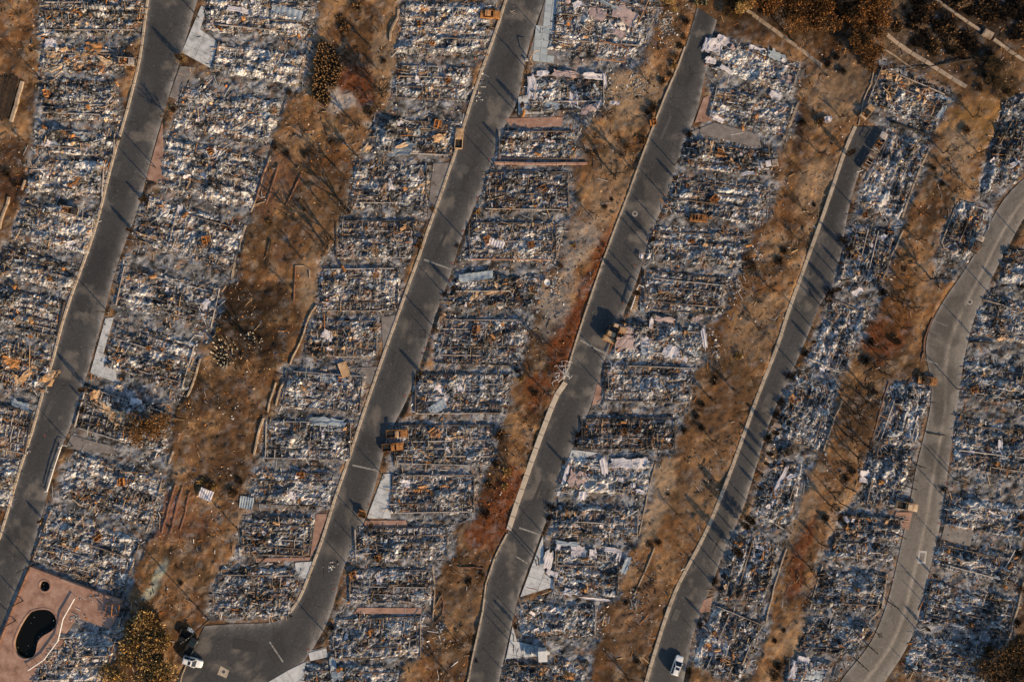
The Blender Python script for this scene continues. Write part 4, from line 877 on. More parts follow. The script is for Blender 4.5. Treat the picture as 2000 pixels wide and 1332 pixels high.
    keep = RNG.random(n) < (sstep(.34,.60,clump)*1.0 + .16)*(1 - .85*sstep(.52,.60,drift))
    aa, bb = aa[keep], bb[keep]
    P = np.stack([aa*du[0]+bb*dvn[0], aa*du[1]+bb*dvn[1], zat(aa,bb)],-1)
    ix = np.clip(((aa+.54)/1.08*(nu-1)).round().astype(int),0,nu-1); iy = np.clip(((bb+.54)/1.08*(nv-1)).round().astype(int),0,nv-1)
    r_ = link('rubble', make_rubble('rubble', P, look, (.5 + .8*sstep(.45,.7,fbm(aa*L*.5+seed, bb*perp*.5, seed+18, 2))), ang, under=C_[ix,iy]), M['rubble'], root); r_['kind'] = 'stuff'
    # chassis beams and cross joists
    rr = random.Random(seed)
    offs = [(-.5 + (k+.5)/nb_) for k in range(nb_)] if 'g' not in flags else [(-.48 + .96*k/(nb_)) for k in range(nb_+1)]
    broken = .35 if 'g' in flags else .65
    spans = []
    jog = rr.uniform(-.03,.03)
    for bo in offs:
        if rr.random() < (.08 if 'g' in flags else .2): continue
        a0, a1 = -.47 + rr.uniform(0,.05), .47 - rr.uniform(0,.05)
        if rr.random() < broken:
            if rr.random() < .5: a1 = rr.uniform(0,.3)
            else: a0 = rr.uniform(-.3,0)
        p = (a0+a1)/2*du + bo*dvn; o = link('chassis_beam', rr.choice(BEAMS), None, root)
        o.location = (p[0], p[1], .30 + rr.uniform(-.16,.10)); o.scale = ((a1-a0)*L, rr.uniform(.7,1.2), 1); o.rotation_euler = (rr.uniform(-.15,.15), rr.uniform(-.006,.006), ang + jog + rr.gauss(0,.014)); spans.append((bo,a0,a1))
    dens = .85 if 'g' in flags else .25
    sp = rr.uniform(1.4, 2.1)
    hx, hy = rr.uniform(-.4,.4), rr.uniform(-.4,.4)
    hole = lambda p_, q_: math.exp(-((p_-hx)**2 + (q_-hy)**2)/.06)
    for (b0,a0,a1),(b1,c0,c1) in zip(spans, spans[1:]):
        lo, hi = max(a0,c0), min(a1,c1); k = int((hi-lo)*L/sp)
        wdt = (b1-b0)*perp
        for m in range(k+1):
            if rr.random() > dens or rr.random() < hole(lo + m*sp/L, (b0+b1)/2): continue
            aa_ = lo + m*sp/L + rr.uniform(-.004,.004); p = aa_*du + (b0+b1)/2*dvn; 
            o = link('floor_joist', rr.choice(JOISTS), None, root)
            o.location = (p[0], p[1], .42 + rr.uniform(-.1,.06)); o.scale = (wdt*rr.uniform(.8,1.05), rr.uniform(.6,1.3), 1); o.rotation_euler = (0, rr.uniform(-.1,.1), ang + math.pi/2 + rr.gauss(0,.07))
    if 'g' in flags or rr.random() < .5:
        for s in (-1,1):
            if rr.random() < .5:
                p = s*.48*du; o = link('rim_beam', rr.choice(BEAMS), None, root); o.location = (p[0],p[1],.36); o.scale = (perp*.95,.8,1); o.rotation_euler = (0,0,ang+math.pi/2)
    # loose crumpled sheets
    for k in range(rr.randint(5,9)):
        p = rr.uniform(-.42,.42)*du + rr.uniform(-.42,.42)*dvn
        kind = rr.choice({'w': ['white','bluesheet','tan','white','pinkpanel'], 'b': ['bluesheet','white','tan','rustbright','bluesheet'], 'd': ['tan','rustbright','bluesheet','tan','white'], 'r': ['tan','rustbright','tan','rustbright']}[look])
        o = link('metal_sheet', rr.choice(SHEETS[kind]), None, root); o.location = (p[0],p[1],.42); s = rr.uniform(.5,1.2)
        o.scale = (s*rr.uniform(.8,1.7), s*rr.uniform(.4,.9), .5*s); o.rotation_euler = (rr.uniform(-.4,.4), rr.uniform(-.4,.4), rr.uniform(0,6.28))
    lab = LOOKW[look] + ' house ruin' + {'g': ' with floor grid', 's': ' with striped ridges', 'v': '', '': ''}.get(flags.replace('v','')[:1], '')
    tag(root, f"{lab}, {ordw(i)} from the top {ROWPLACE[row]}", 'house ruin', 'burned-out house ruins in rows')
    return root
for row, hs in HOUSES.items():
    for i, h in enumerate(hs): house(row, i, *h)

# traced larger pieces lying in particular ruins: house, name, x, y, length, width (pixels), clockwise angle, material, corrugated
PIECES = [
 # row A / B
 ('A',1,'roof_sheet',120,128,62,12,-22,'tan',0),('A',1,'roof_sheet',165,105,40,14,-10,'tan',0),('A',1,'roof_sheet',182,92,34,16,10,'rustbright',0),('A',1,'roof_sheet',102,108,26,14,5,'tan',0),('A',1,'roof_sheet',200,118,30,12,30,'tan',0),
 ('A',1,'roof_sheet',98,84,22,16,0,'white',0),('A',3,'roof_sheet',92,278,20,14,10,'white',0),('A',4,'crumpled_sheet',145,356,26,12,-45,'rustbright',0),('A',4,'roof_sheet',76,360,34,10,10,'white',0),
 ('A',6,'roof_sheet',173,455,14,7,-70,'tan',0),('A',6,'roof_sheet',168,481,16,8,-60,'tan',0),('A',5,'roof_sheet',90,470,30,10,10,'white',0),
 ('A',8,'roof_sheet',96,735,34,24,-60,'tan',0),('A',8,'roof_sheet',55,730,36,14,-40,'tan',0),('A',8,'roof_sheet',20,710,34,20,20,'rustbright',0),('A',8,'roof_sheet',30,740,26,14,50,'tan',0),('A',9,'roof_sheet',38,790,36,14,20,'bluesheet',0),
 ('B',0,'roof_sheet',470,20,50,10,10,'white',0),('B',1,'corrugated_panel',560,25,60,22,15,'bluesheet',1),('B',3,'crumpled_sheet',410,297,12,9,20,'rustbright',0),('B',4,'white_panel',350,408,12,16,10,'white',0),('B',4,'roof_sheet',338,478,24,14,30,'white',0),
 ('B',5,'roof_sheet',298,540,14,10,-20,'tan',0),('B',5,'roof_sheet',400,595,22,12,-50,'white',0),('B',6,'white_panel',308,742,8,14,-15,'white',0),
 ('B',7,'roof_sheet',205,800,52,18,40,'tan',0),('B',7,'roof_sheet',235,812,48,20,10,'tan',0),('B',7,'roof_sheet',236,825,20,26,20,'tan',0),('B',7,'roof_sheet',184,774,16,24,10,'tan',0),('B',7,'roof_sheet',232,757,14,10,20,'tan',0),('B',7,'roof_sheet',265,785,24,12,10,'white',0),
 # row C
 ('C',0,'roof_sheet',828,66,22,9,45,'tan',0),('C',0,'crumpled_sheet',828,16,14,12,10,'rustbright',0),('C',1,'white_panel',814,155,8,16,0,'white',0),('C',1,'roof_sheet',833,168,8,20,-10,'tan',0),('C',2,'white_panel',780,240,13,9,-20,'white',0),
 ('C',2,'roof_sheet',795,284,36,12,-15,'tan',0),('C',2,'roof_sheet',715,290,20,12,-40,'tan',0),('C',2,'roof_sheet',860,270,24,16,0,'tan',0),('C',2,'shallow_basin',772,290,66,24,0,'bluesheet',0),
 ('C',3,'roof_sheet',822,362,36,7,-28,'tan',0),('C',3,'roof_sheet',826,370,8,20,10,'tan',0),('C',3,'roof_sheet',765,360,12,22,0,'white',0),('C',3,'roof_sheet',748,368,14,12,0,'tan',0),
 ('C',6,'white_panel',640,655,24,18,30,'white',0),('C',6,'roof_sheet',655,652,14,10,0,'tan',0),('C',6,'roof_sheet',684,662,20,8,-10,'rustbright',0),('C',6,'roof_sheet',650,678,28,8,-20,'white',0),('C',6,'roof_sheet',705,672,22,12,-30,'tan',0),
 ('C',7,'corrugated_panel',672,722,16,30,-20,'tan',1),('C',7,'roof_sheet',650,742,50,14,10,'bluesheet',0),('C',8,'roof_sheet',640,826,66,18,5,'bluesheet',0),('C',9,'white_panel',570,968,16,16,20,'white',0),('C',9,'crumpled_sheet',586,926,16,7,-50,'rustbright',0),
 # row D
 ('D',0,'roof_panel',1222,30,46,30,30,'pinkpanel',0),('D',0,'roof_panel',1165,25,40,22,30,'pinkpanel',0),('D',0,'roof_panel',1130,8,24,14,-20,'white',0),('D',0,'roof_panel',1210,65,24,14,30,'pinkpanel',0),('D',0,'roof_sheet',1145,42,8,18,0,'rustbright',0),('D',0,'roof_panel',1192,10,50,8,28,'bluesheet',0),
 ('D',1,'wall_panel',1040,170,20,46,0,'white',0),('D',1,'wall_panel',1060,143,24,12,0,'white',0),('D',1,'wall_panel',1106,144,50,13,3,'pinkpanel',0),('D',1,'wall_panel',1160,149,46,14,4,'white',0),('D',1,'wall_panel',1182,156,6,28,-5,'white',0),('D',1,'wall_panel',1050,192,24,9,5,'white',0),
 ('D',1,'roof_sheet',1120,192,18,24,0,'white',0),('D',1,'roof_panel',1152,212,36,14,-20,'pinkpanel',0),('D',1,'roof_panel',1078,205,30,14,20,'bluesheet',0),('D',1,'roof_sheet',1168,205,12,18,30,'white',0),
 ('D',4,'corrugated_panel',970,475,30,14,20,'white',1),('D',5,'corrugated_panel',930,540,66,16,-8,'bluesheet',1),('D',5,'roof_sheet',930,575,14,16,0,'tan',0),('D',5,'roof_sheet',960,570,36,10,-10,'tan',0),('D',5,'roof_sheet',975,560,24,10,30,'tan',0),
 ('D',7,'white_panel',860,760,22,14,40,'white',0),('D',7,'white_panel',878,766,26,14,-20,'white',0),('D',7,'white_panel',900,760,16,12,30,'white',0),('D',7,'corrugated_panel',855,795,36,18,-30,'bluesheet',1),('D',7,'roof_sheet',872,752,6,20,20,'bluesheet',0),('D',7,'roof_sheet',868,780,34,8,5,'white',0),
 ('D',8,'roof_sheet',895,856,34,8,-5,'tan',0),('D',8,'roof_sheet',830,878,26,10,-30,'tan',0),('D',8,'roof_sheet',850,846,22,16,0,'rustbright',0),
 ('D',9,'roof_sheet',790,945,18,16,0,'white',0),('D',9,'roof_sheet',820,955,26,8,-20,'rustbright',0),
 ('D',10,'white_panel',756,1088,8,18,10,'white',0),('D',10,'white_panel',766,1090,8,18,15,'white',0),('D',11,'white_panel',700,1126,18,8,0,'white',0),('D',11,'roof_sheet',742,1128,16,20,-20,'white',0),('D',11,'roof_sheet',725,1120,14,6,-40,'bluesheet',0),
 ('D',12,'roof_sheet',722,1235,16,8,-35,'rustbright',0),('D',13,'white_panel',658,1318,24,20,5,'bluesheet',0),('D',13,'roof_sheet',650,1300,12,30,-5,'bluesheet',0),
 # row E
 ('E',0,'roof_panel',1382,88,16,30,20,'white',0),('E',0,'roof_panel',1396,90,30,28,15,'white',0),('E',0,'roof_panel',1412,78,26,18,30,'white',0),('E',0,'roof_panel',1388,118,22,14,10,'white',0),('E',0,'roof_panel',1420,136,30,10,30,'white',0),('E',0,'roof_panel',1520,110,40,20,28,'bluesheet',0),('E',0,'roof_panel',1515,185,26,14,20,'white',0),('E',0,'roof_panel',1535,155,22,16,0,'pinkpanel',0),('E',0,'roof_panel',1480,95,40,8,20,'white',0),
 ('E',1,'roof_sheet',1402,232,24,10,20,'white',0),('E',2,'roof_sheet',1366,285,10,22,10,'tan',0),('E',2,'roof_sheet',1378,282,8,20,20,'tan',0),('E',2,'roof_sheet',1408,302,22,10,0,'tan',0),('E',2,'white_panel',1492,322,22,20,0,'white',0),('E',2,'white_panel',1462,338,26,7,-8,'white',0),('E',2,'roof_sheet',1392,284,8,18,0,'tan',0),
 ('E',5,'rib_frame',1255,600,8,20,0,'bluesheet',0),
 ('E',6,'roof_panel',1222,668,36,28,-5,'pinkpanel',0),('E',6,'roof_panel',1240,646,30,16,10,'pinkpanel',0),('E',6,'roof_panel',1262,668,20,20,0,'white',0),('E',6,'roof_panel',1265,686,26,16,-5,'bluesheet',0),('E',6,'roof_panel',1310,686,30,26,20,'white',0),('E',6,'roof_panel',1330,698,30,14,20,'white',0),('E',6,'roof_panel',1300,624,40,10,5,'pinkpanel',0),('E',6,'roof_panel',1272,632,8,24,10,'white',0),('E',6,'roof_panel',1376,660,10,40,-10,'white',0),('E',6,'roof_panel',1355,690,18,14,30,'bluesheet',0),('E',6,'roof_panel',1362,622,20,8,-20,'pinkpanel',0),
 ('E',9,'roof_panel',1215,905,44,20,0,'white',0),('E',9,'roof_panel',1250,905,34,22,0,'white',0),('E',9,'roof_panel',1180,910,14,34,-12,'white',0),('E',9,'roof_panel',1130,935,36,30,10,'pinkpanel',0),('E',9,'roof_panel',1138,968,16,18,10,'white',0),('E',9,'wall_panel',1104,930,8,56,18,'white',0),('E',9,'wall_panel',1150,910,30,6,5,'white',0),('E',9,'roof_panel',1250,960,18,9,15,'white',0),('E',9,'roof_panel',1237,948,10,10,0,'white',0),
 ('E',11,'wall_panel',1070,1095,18,40,10,'white',0),('E',11,'wall_panel',1078,1120,26,12,20,'white',0),('E',11,'roof_panel',1130,1078,30,24,0,'white',0),('E',11,'roof_panel',1158,1082,16,20,0,'white',0),('E',11,'roof_panel',1108,1062,46,10,5,'bluesheet',0),('E',11,'roof_panel',1198,1075,34,10,10,'white',0),('E',11,'roof_panel',1208,1088,10,18,15,'white',0),('E',11,'wall_panel',1110,1157,18,14,20,'white',0),('E',11,'wall_panel',1160,1170,60,5,6,'white',0),('E',11,'roof_panel',1092,1066,10,18,20,'white',0),('E',11,'roof_sheet',1143,1090,18,8,25,'tan',0),('E',11,'roof_panel',1222,1105,36,14,-65,'bluesheet',0),
 ('E',13,'roof_sheet',1060,1310,22,14,-40,'tan',0),('E',13,'roof_sheet',1112,1320,20,14,20,'rustbright',0),('E',12,'corrugated_panel',1034,1270,20,18,0,'bluesheet',1),
 # row F, G, H
 ('F',0,'roof_sheet',1740,150,14,14,20,'tan',0),('F',0,'roof_sheet',1756,156,16,14,40,'tan',0),('F',0,'roof_sheet',1775,160,12,14,-20,'tan',0),('F',0,'roof_sheet',1730,143,16,10,20,'tan',0),('F',0,'roof_sheet',1738,192,16,12,30,'tan',0),('F',0,'roof_sheet',1800,188,16,12,-30,'tan',0),('F',0,'roof_sheet',1785,202,18,8,-10,'tan',0),('F',0,'roof_sheet',1818,180,10,14,10,'tan',0),('F',0,'roof_sheet',1842,190,26,8,20,'bluesheet',0),('F',0,'white_panel',1840,218,10,30,30,'bluesheet',0),('F',0,'roof_sheet',1770,205,14,8,-40,'tan',0),
 ('F',1,'roof_sheet',1722,327,14,7,40,'tan',0),('F',2,'roof_sheet',1680,505,24,10,30,'rustbright',0),('F',3,'white_panel',1675,570,24,12,-30,'white',0),('F',3,'white_panel',1606,722,12,10,0,'white',0),
 ('F',5,'wall_panel',1525,940,10,66,28,'white',0),('F',5,'wall_panel',1546,930,20,8,-30,'white',0),('F',5,'wall_panel',1508,985,30,10,-35,'white',0),('F',7,'roof_sheet',1395,1236,10,7,0,'rustbright',0),('F',6,'roof_sheet',1442,1060,16,8,10,'rustbright',0),('F',6,'roof_sheet',1485,1070,18,6,20,'white',0),('F',6,'roof_sheet',1485,1082,14,6,-20,'bluesheet',0),
 ('G',7,'wall_panel',1552,1310,14,40,20,'white',0),('G',7,'wall_panel',1570,1288,26,12,10,'white',0),('G',7,'roof_panel',1590,1320,36,26,10,'bluesheet',0),('G',3,'white_panel',1690,925,22,14,0,'white',0),('G',3,'white_panel',1688,938,18,10,10,'white',0),('G',4,'roof_sheet',1638,1064,18,14,30,'tan',0),('G',0,'white_panel',1985,320,24,10,-20,'white',0),
 ('H',3,'white_panel',1955,868,10,20,0,'white',0),('H',1,'roof_sheet',1960,660,20,8,-20,'tan',0),('H',7,'white_panel',1915,1295,14,6,10,'white',0),
]
for (r_, i_, nm, x, y, lx, ly, an, kd, cr) in PIECES:
    add_sheet(HROOT[(r_, i_)], nm, x, y, lx, ly, an, kd, .50 if nm_flat(nm) else .4, bool(cr))

# debris lying between the houses of each row, and stones on the bare earth
def scatter_lots():
    P = []
    for r, p in ROWPOLY.items():
        xs = [q[0] for q in p]; ys = [q[1] for q in p]; n = int((max(xs)-min(xs))*(max(ys)-min(ys))*1.7)
        x = RNG.uniform(min(xs)-1, max(xs)+1, n); y = RNG.uniform(min(ys), max(ys), n)
        P.append(np.stack([x, y], -1)[inside(x + RNG.normal(0,.8,n), y + RNG.normal(0,.5,n), p)])
    P = np.concatenate(P); x, y = P[:,0], P[:,1]
    bad = np.zeros(len(P), bool)
    for k, p in ROADPOLY.items(): bad |= inside(x, y, p)
    keep = RNG.random(len(P)) < .35
    for _, p, _l in PADS: bad |= inside(x, y, wpoly(p)) & ~keep
    bad |= inside(x, y, wpoly(POOLDECK)) | inside(x, y, tile_poly)
    P = P[~bad]; return np.stack([P[:,0], P[:,1], tz(P[:,0], P[:,1])], -1)
P = scatter_lots()
o = link('scattered_debris', make_rubble('scattered_debris', P, 'b', .9), M['rubble']); tag(o, 'loose ash and debris strewn between the ruins', 'debris', kind='stuff')
n = 70000; x = RNG.uniform(-125,125,n); y = RNG.uniform(-85,85,n)
den = sstep(.46,.62,fbm(x*.09, y*.09, 140, 4)) + .12
near = tz(x,y)*0
bad = RNG.random(n) > den
for p in list(ROADPOLY.values()) + list(ROWPOLY.values()) + [wpoly(POOLDECK)]: bad |= inside(x, y, p)
x, y = x[~bad], y[~bad]
o = link('stones', make_rubble('stones', np.stack([x,y,tz(x,y)],-1), 'dirt', .62, frac=(.8,.12,.08)), M['rubble']); tag(o, 'pale stones and charred bits strewn over the brown earth', 'stones', kind='stuff')
def spill(px, py, rx, ry, n, mix='w', size=.8):
    c = W2((px,py)); r = np.abs(RNG.normal(0,.5,n)); a = RNG.uniform(0,6.28,n); x = c[0]+r*rx*S*np.cos(a); y = c[1]+r*ry*S*np.sin(a)
    return np.stack([x,y,tz(x,y)],-1)
P = np.concatenate([spill(*s) for s in [(1300,50,26,60,500),(1245,160,70,50,260),(1180,170,50,40,160),(1190,640,6,6,10),(1400,690,16,50,160),(1390,650,10,16,60),(570,150,30,30,90),(340,760,20,50,120),(300,1010,40,40,140),(1240,1180,26,50,160),(1180,1210,22,40,160),(860,1230,22,40,200),(905,930,16,50,160),(1610,850,24,60,180),(1540,960,30,40,150),(1080,560,30,90,300),(940,160,14,60,40),(1000,30,6,40,20),(935,190,20,20,50),(570,1100,30,30,20),(650,1105,14,14,60),(1440,560,30,50,160),(1660,640,20,40,120),(1480,500,20,40,120)]] + [np.concatenate([spill(150,1205,30,16,90), spill(215,1190,26,16,70), spill(110,1290,16,30,60), spill(180,1165,40,10,60)]) + np.array([0,0,.16])])
P[:,2] = np.maximum(P[:,2], 0.0)
o = link('spilled_rubble', make_rubble('spilled_rubble', P, 'w', .75, frac=(.75,.2,.05)), M['rubble']); tag(o, 'pale rubble spilled over slopes and kerbs around the ruins', 'rubble', kind='stuff')

#PART2
# ------------------------------------------------------------------ vegetation
PLACE = {'S1': 'on the slope left of second road', 'L': 'at the far left edge', 'R1': 'at the right of leftmost road', 'R2': 'at the right of second road',
 'C2': 'at the left of second road', 'S2': 'on the slope left of third road', 'R3': 'at the right of third road', 'S3': 'on the slope left of fourth road', 'R4': 'at the right of fourth road',
 'S4': 'in the gully left of curving road', 'R5': 'at the right of curving road', 'G5': 'among ruins left of curving road', 'T': 'on the upper right slope', 'P': 'by the pool terrace', 'BR': 'in the lower right corner'}
def tree_meshes(seed):
    rnd = random.Random(seed); tr = MB(); br = MB()
    def lean(d, a): 
        v = Vector((rnd.gauss(0,1), rnd.gauss(0,1), rnd.gauss(0,.6))).normalized(); return (d + v*a).normalized()
    p = Vector((0,0,-.03)); d = Vector((rnd.uniform(-.12,.12), rnd.uniform(-.12,.12), 1)).normalized(); pts = [p.copy()]; 
    for k in range(4): d = lean(d, .14); p = p + d*.13; pts.append(p.copy())
    tr.tube(pts, [.046,.038,.033,.029,.025], 7)
    def limb(p, d, ln, r, lev):
        q = [p.copy()]; dd = d.copy(); n = 4
        for k in range(n):
            dd = (lean(dd, .24) + Vector((0,0,.07))).normalized(); q.append(q[-1] + dd*ln/n)
        br.tube(q, [r*(1-.7*k/n) for k in range(n+1)], 5 if lev < 1 else 4, cap=False)
        if lev < 2:
            for j in range((4,4)[lev]):
                t = rnd.uniform(.3,1); i = min(int(t*n), n-1); b = q[i].lerp(q[i+1], t*n-i)
                limb(b, (lean(dd, .85)).normalized(), ln*rnd.uniform(.4,.65), max(r*.6,.008), lev+1)
    for k in range(6):
        b = pts[2].lerp(pts[4], k/5); a = k*2.4 + rnd.uniform(-.5,.5)
        limb(b, Vector((math.cos(a)*.7, math.sin(a)*.7, rnd.uniform(.5,1.2))).normalized(), rnd.uniform(.30,.52), .025, 0)
    return tr.mesh('trunk', True), br.mesh('branches')
TREEM = [tree_meshes(s) for s in range(7)]
for a, b in TREEM: a.materials.append(M['bark']); b.materials.append(M['bark'])
PALEM = []
for a, b in [tree_meshes(40 + s) for s in range(2)]: a.materials.append(M['twig_pale']); b.materials.append(M['twig_pale']); PALEM.append((a, b))
def blades(n, shape, cols, ln, wd, seed, up=.5):
    """n narrow leaf or twig blades; shape(rng) gives the root point and outward direction"""
    r = np.random.default_rng(seed); P, D = shape(r, n)
    D = D + r.normal(0,.45,(n,3)); D[:,2] += up*r.random(n); D /= np.linalg.norm(D,axis=1)[:,None]
    s = np.cross(D, r.normal(0,1,(n,3))); s /= np.linalg.norm(s,axis=1)[:,None]
    l = ln*r.uniform(.5,1.3,(n,1)); w_ = wd*r.uniform(.6,1.3,(n,1))
    v = np.stack([P - s*w_*.5, P + s*w_*.5, P + D*l*.6 + s*w_*.45, P + D*l, P + D*l*.6 - s*w_*.45], 1)
    b = np.arange(n)[:,None]*5
    q = b + np.array([[0,1,2,4]]); t = b + np.array([[4,2,3]])
    c = np.array(cols)[r.integers(0,len(cols),n)]*r.uniform(.6,1.4,(n,1)); c = np.repeat(c,5,0)
    return v.reshape(-1,3), q, t, c
def column(r, n):
    z = r.random(n)**.8; rad = .105*np.sqrt(np.clip(np.sin(np.pi*np.clip(z*.9+.12,0,1)),0,1))*np.sqrt(r.random(n))*1.15; a = r.uniform(0,6.28,n)
    P = np.stack([rad*np.cos(a), rad*np.sin(a), .06+.9*z],-1); D = np.stack([np.cos(a),np.sin(a),np.full(n,.7)],-1); return P, D
def dome(r, n):
    v = r.normal(0,1,(n,3)); v[:,2] = np.abs(v[:,2]); v /= np.linalg.norm(v,axis=1)[:,None]; rad = r.random(n)**.5*.8
    lob = .72 + .5*np.sin(v[:,0]*5+v[:,1]*4)*np.cos(v[:,1]*6)
    P = v*(rad*lob)[:,None]; P[:,2] *= .75; return P, v
def crown_shape(seed):
    rr = np.random.default_rng(seed); k = 15; cc = rr.normal(0,.42,(k,3)); cc[:,2] = np.abs(cc[:,2])*.6 + .55; rad = rr.uniform(.2,.42,k)
    def f(r, n):
        i = r.integers(0,k,n); v = r.normal(0,1,(n,3)); v /= np.linalg.norm(v,axis=1)[:,None]
        return cc[i] + v*(rad[i]*r.random(n)**.4)[:,None], v
    return f
BLK = [(.014,.011,.009),(.022,.016,.011),(.05,.03,.018)]; BRN = [(.02,.014,.010),(.06,.035,.018),(.17,.085,.035),(.26,.15,.07)]
ORG = [(.19,.078,.022),(.26,.115,.035),(.11,.048,.016),(.30,.15,.055),(.05,.024,.011),(.03,.018,.01)]; GLD = [(.34,.20,.065),(.46,.30,.11),(.20,.11,.035),(.05,.03,.014),(.54,.38,.18),(.40,.22,.06)]
DKB = [(.05,.03,.015),(.09,.05,.022),(.025,.017,.011),(.14,.075,.03)]
def bl_mesh(name, args): m = mesh_np(name, *[args[0]], quads=args[1], tris=args[2], cols=args[3]); m.materials.append(M['foliage']); return m
CYP = [bl_mesh('foliage', blades(520, column, BLK + [(.10,.055,.025)], .10, .022, s)) for s in range(4)]
SHR = {'black': [bl_mesh('twigs', blades(300, dome, BLK, .34, .07, 20+s)) for s in range(4)], 'brown': [bl_mesh('twigs', blades(320, dome, BRN, .34, .08, 30+s)) for s in range(4)], 'gold': [bl_mesh('leaves', blades(420, dome, GLD, .30, .10, 50+s)) for s in range(3)]}
def pole_mesh(seed, stub=True):
    rnd = random.Random(seed); mb = MB(); x = y = 0; pts = [(0,0,-.03)]
    for k in range(7): x += rnd.uniform(-.012,.012); y += rnd.uniform(-.012,.012); pts.append((x,y,(k+1)/7))
    mb.tube(pts, [.034,.029,.026,.024,.022,.019,.016,.011], 7)
    return mb.mesh('trunk', True)
def stub_mesh(seed):
    rnd = random.Random(seed); mb = MB()
    for k in range(14):
        z = rnd.uniform(.3,.98); a = rnd.uniform(0,6.28); l = rnd.uniform(.04,.14)*(1.2-z*.6)
        mb.tube([(0,0,z),(math.cos(a)*l,math.sin(a)*l,z+l*rnd.uniform(-.1,.8))], [.010,.004], 4, cap=False)
    return mb.mesh('branch_stubs')
POLES = [pole_mesh(s) for s in range(5)]; STUBS = [stub_mesh(s) for s in range(5)]
for m in POLES + STUBS: m.materials.append(M['char'])

def plant(kind, px, py, h, place, col='black', r=None):
    p = G(px, py); rz = random.uniform(0,6.28)
    if kind == 'bare':
        o = empty('bare_tree', p, rz); a, b = random.choice(TREEM)
        for nm, me in (('trunk',a),('branches',b)): c = link(nm, me, None, o); c.scale = (h,)*3
        later(o, 'leafless black tree', PLACE[place], py, 'tree', 'burned bare trees')
    elif kind == 'pale':
        o = empty('bare_tree', p, rz); a, b = random.choice(PALEM)
        for nm, me in (('trunk',a),('branches',b)): c = link(nm, me, None, o); c.scale = (h,)*3
        later(o, 'leafless rust-brown tree', PLACE[place], py, 'tree', 'scorched pale trees')
    elif kind == 'pole':
        o = empty('charred_trunk', p, rz); i = random.randrange(5)
        for nm, me in (('trunk',POLES[i]),('branch_stubs',STUBS[i])):
            c = link(nm, me, None, o); t = min(1.0, 4.5/h); c.scale = (h*t*1.0, h*t*1.0, h)
        later(o, 'slender charred trunk', PLACE[place], py, 'tree', 'charred trunks')
    elif kind == 'cyp':
        o = empty('burned_cypress', p, rz); c = link('foliage', random.choice(CYP), None, o); c.scale = (h*(r or 1),h*(r or 1),h); c = link('trunk', random.choice(POLES), None, o); c.scale = (h*.7,h*.7,h*.96)
        later(o, 'burned columnar cypress', PLACE[place], py, 'tree', 'burned cypresses')
    elif kind == 'shrub':
        me = random.choice(SHR[col]); o = link('burned_shrub', me); o.location = p; o.scale = (h,h,h*random.uniform(.6,1.0)); o.rotation_euler = (0,0,rz)
        later(o, {'black': 'charred black shrub', 'brown': 'scorched brown shrub', 'gold': 'withered yellow shrub'}[col], PLACE[place], py, 'shrub', 'burned shrubs')
    return o
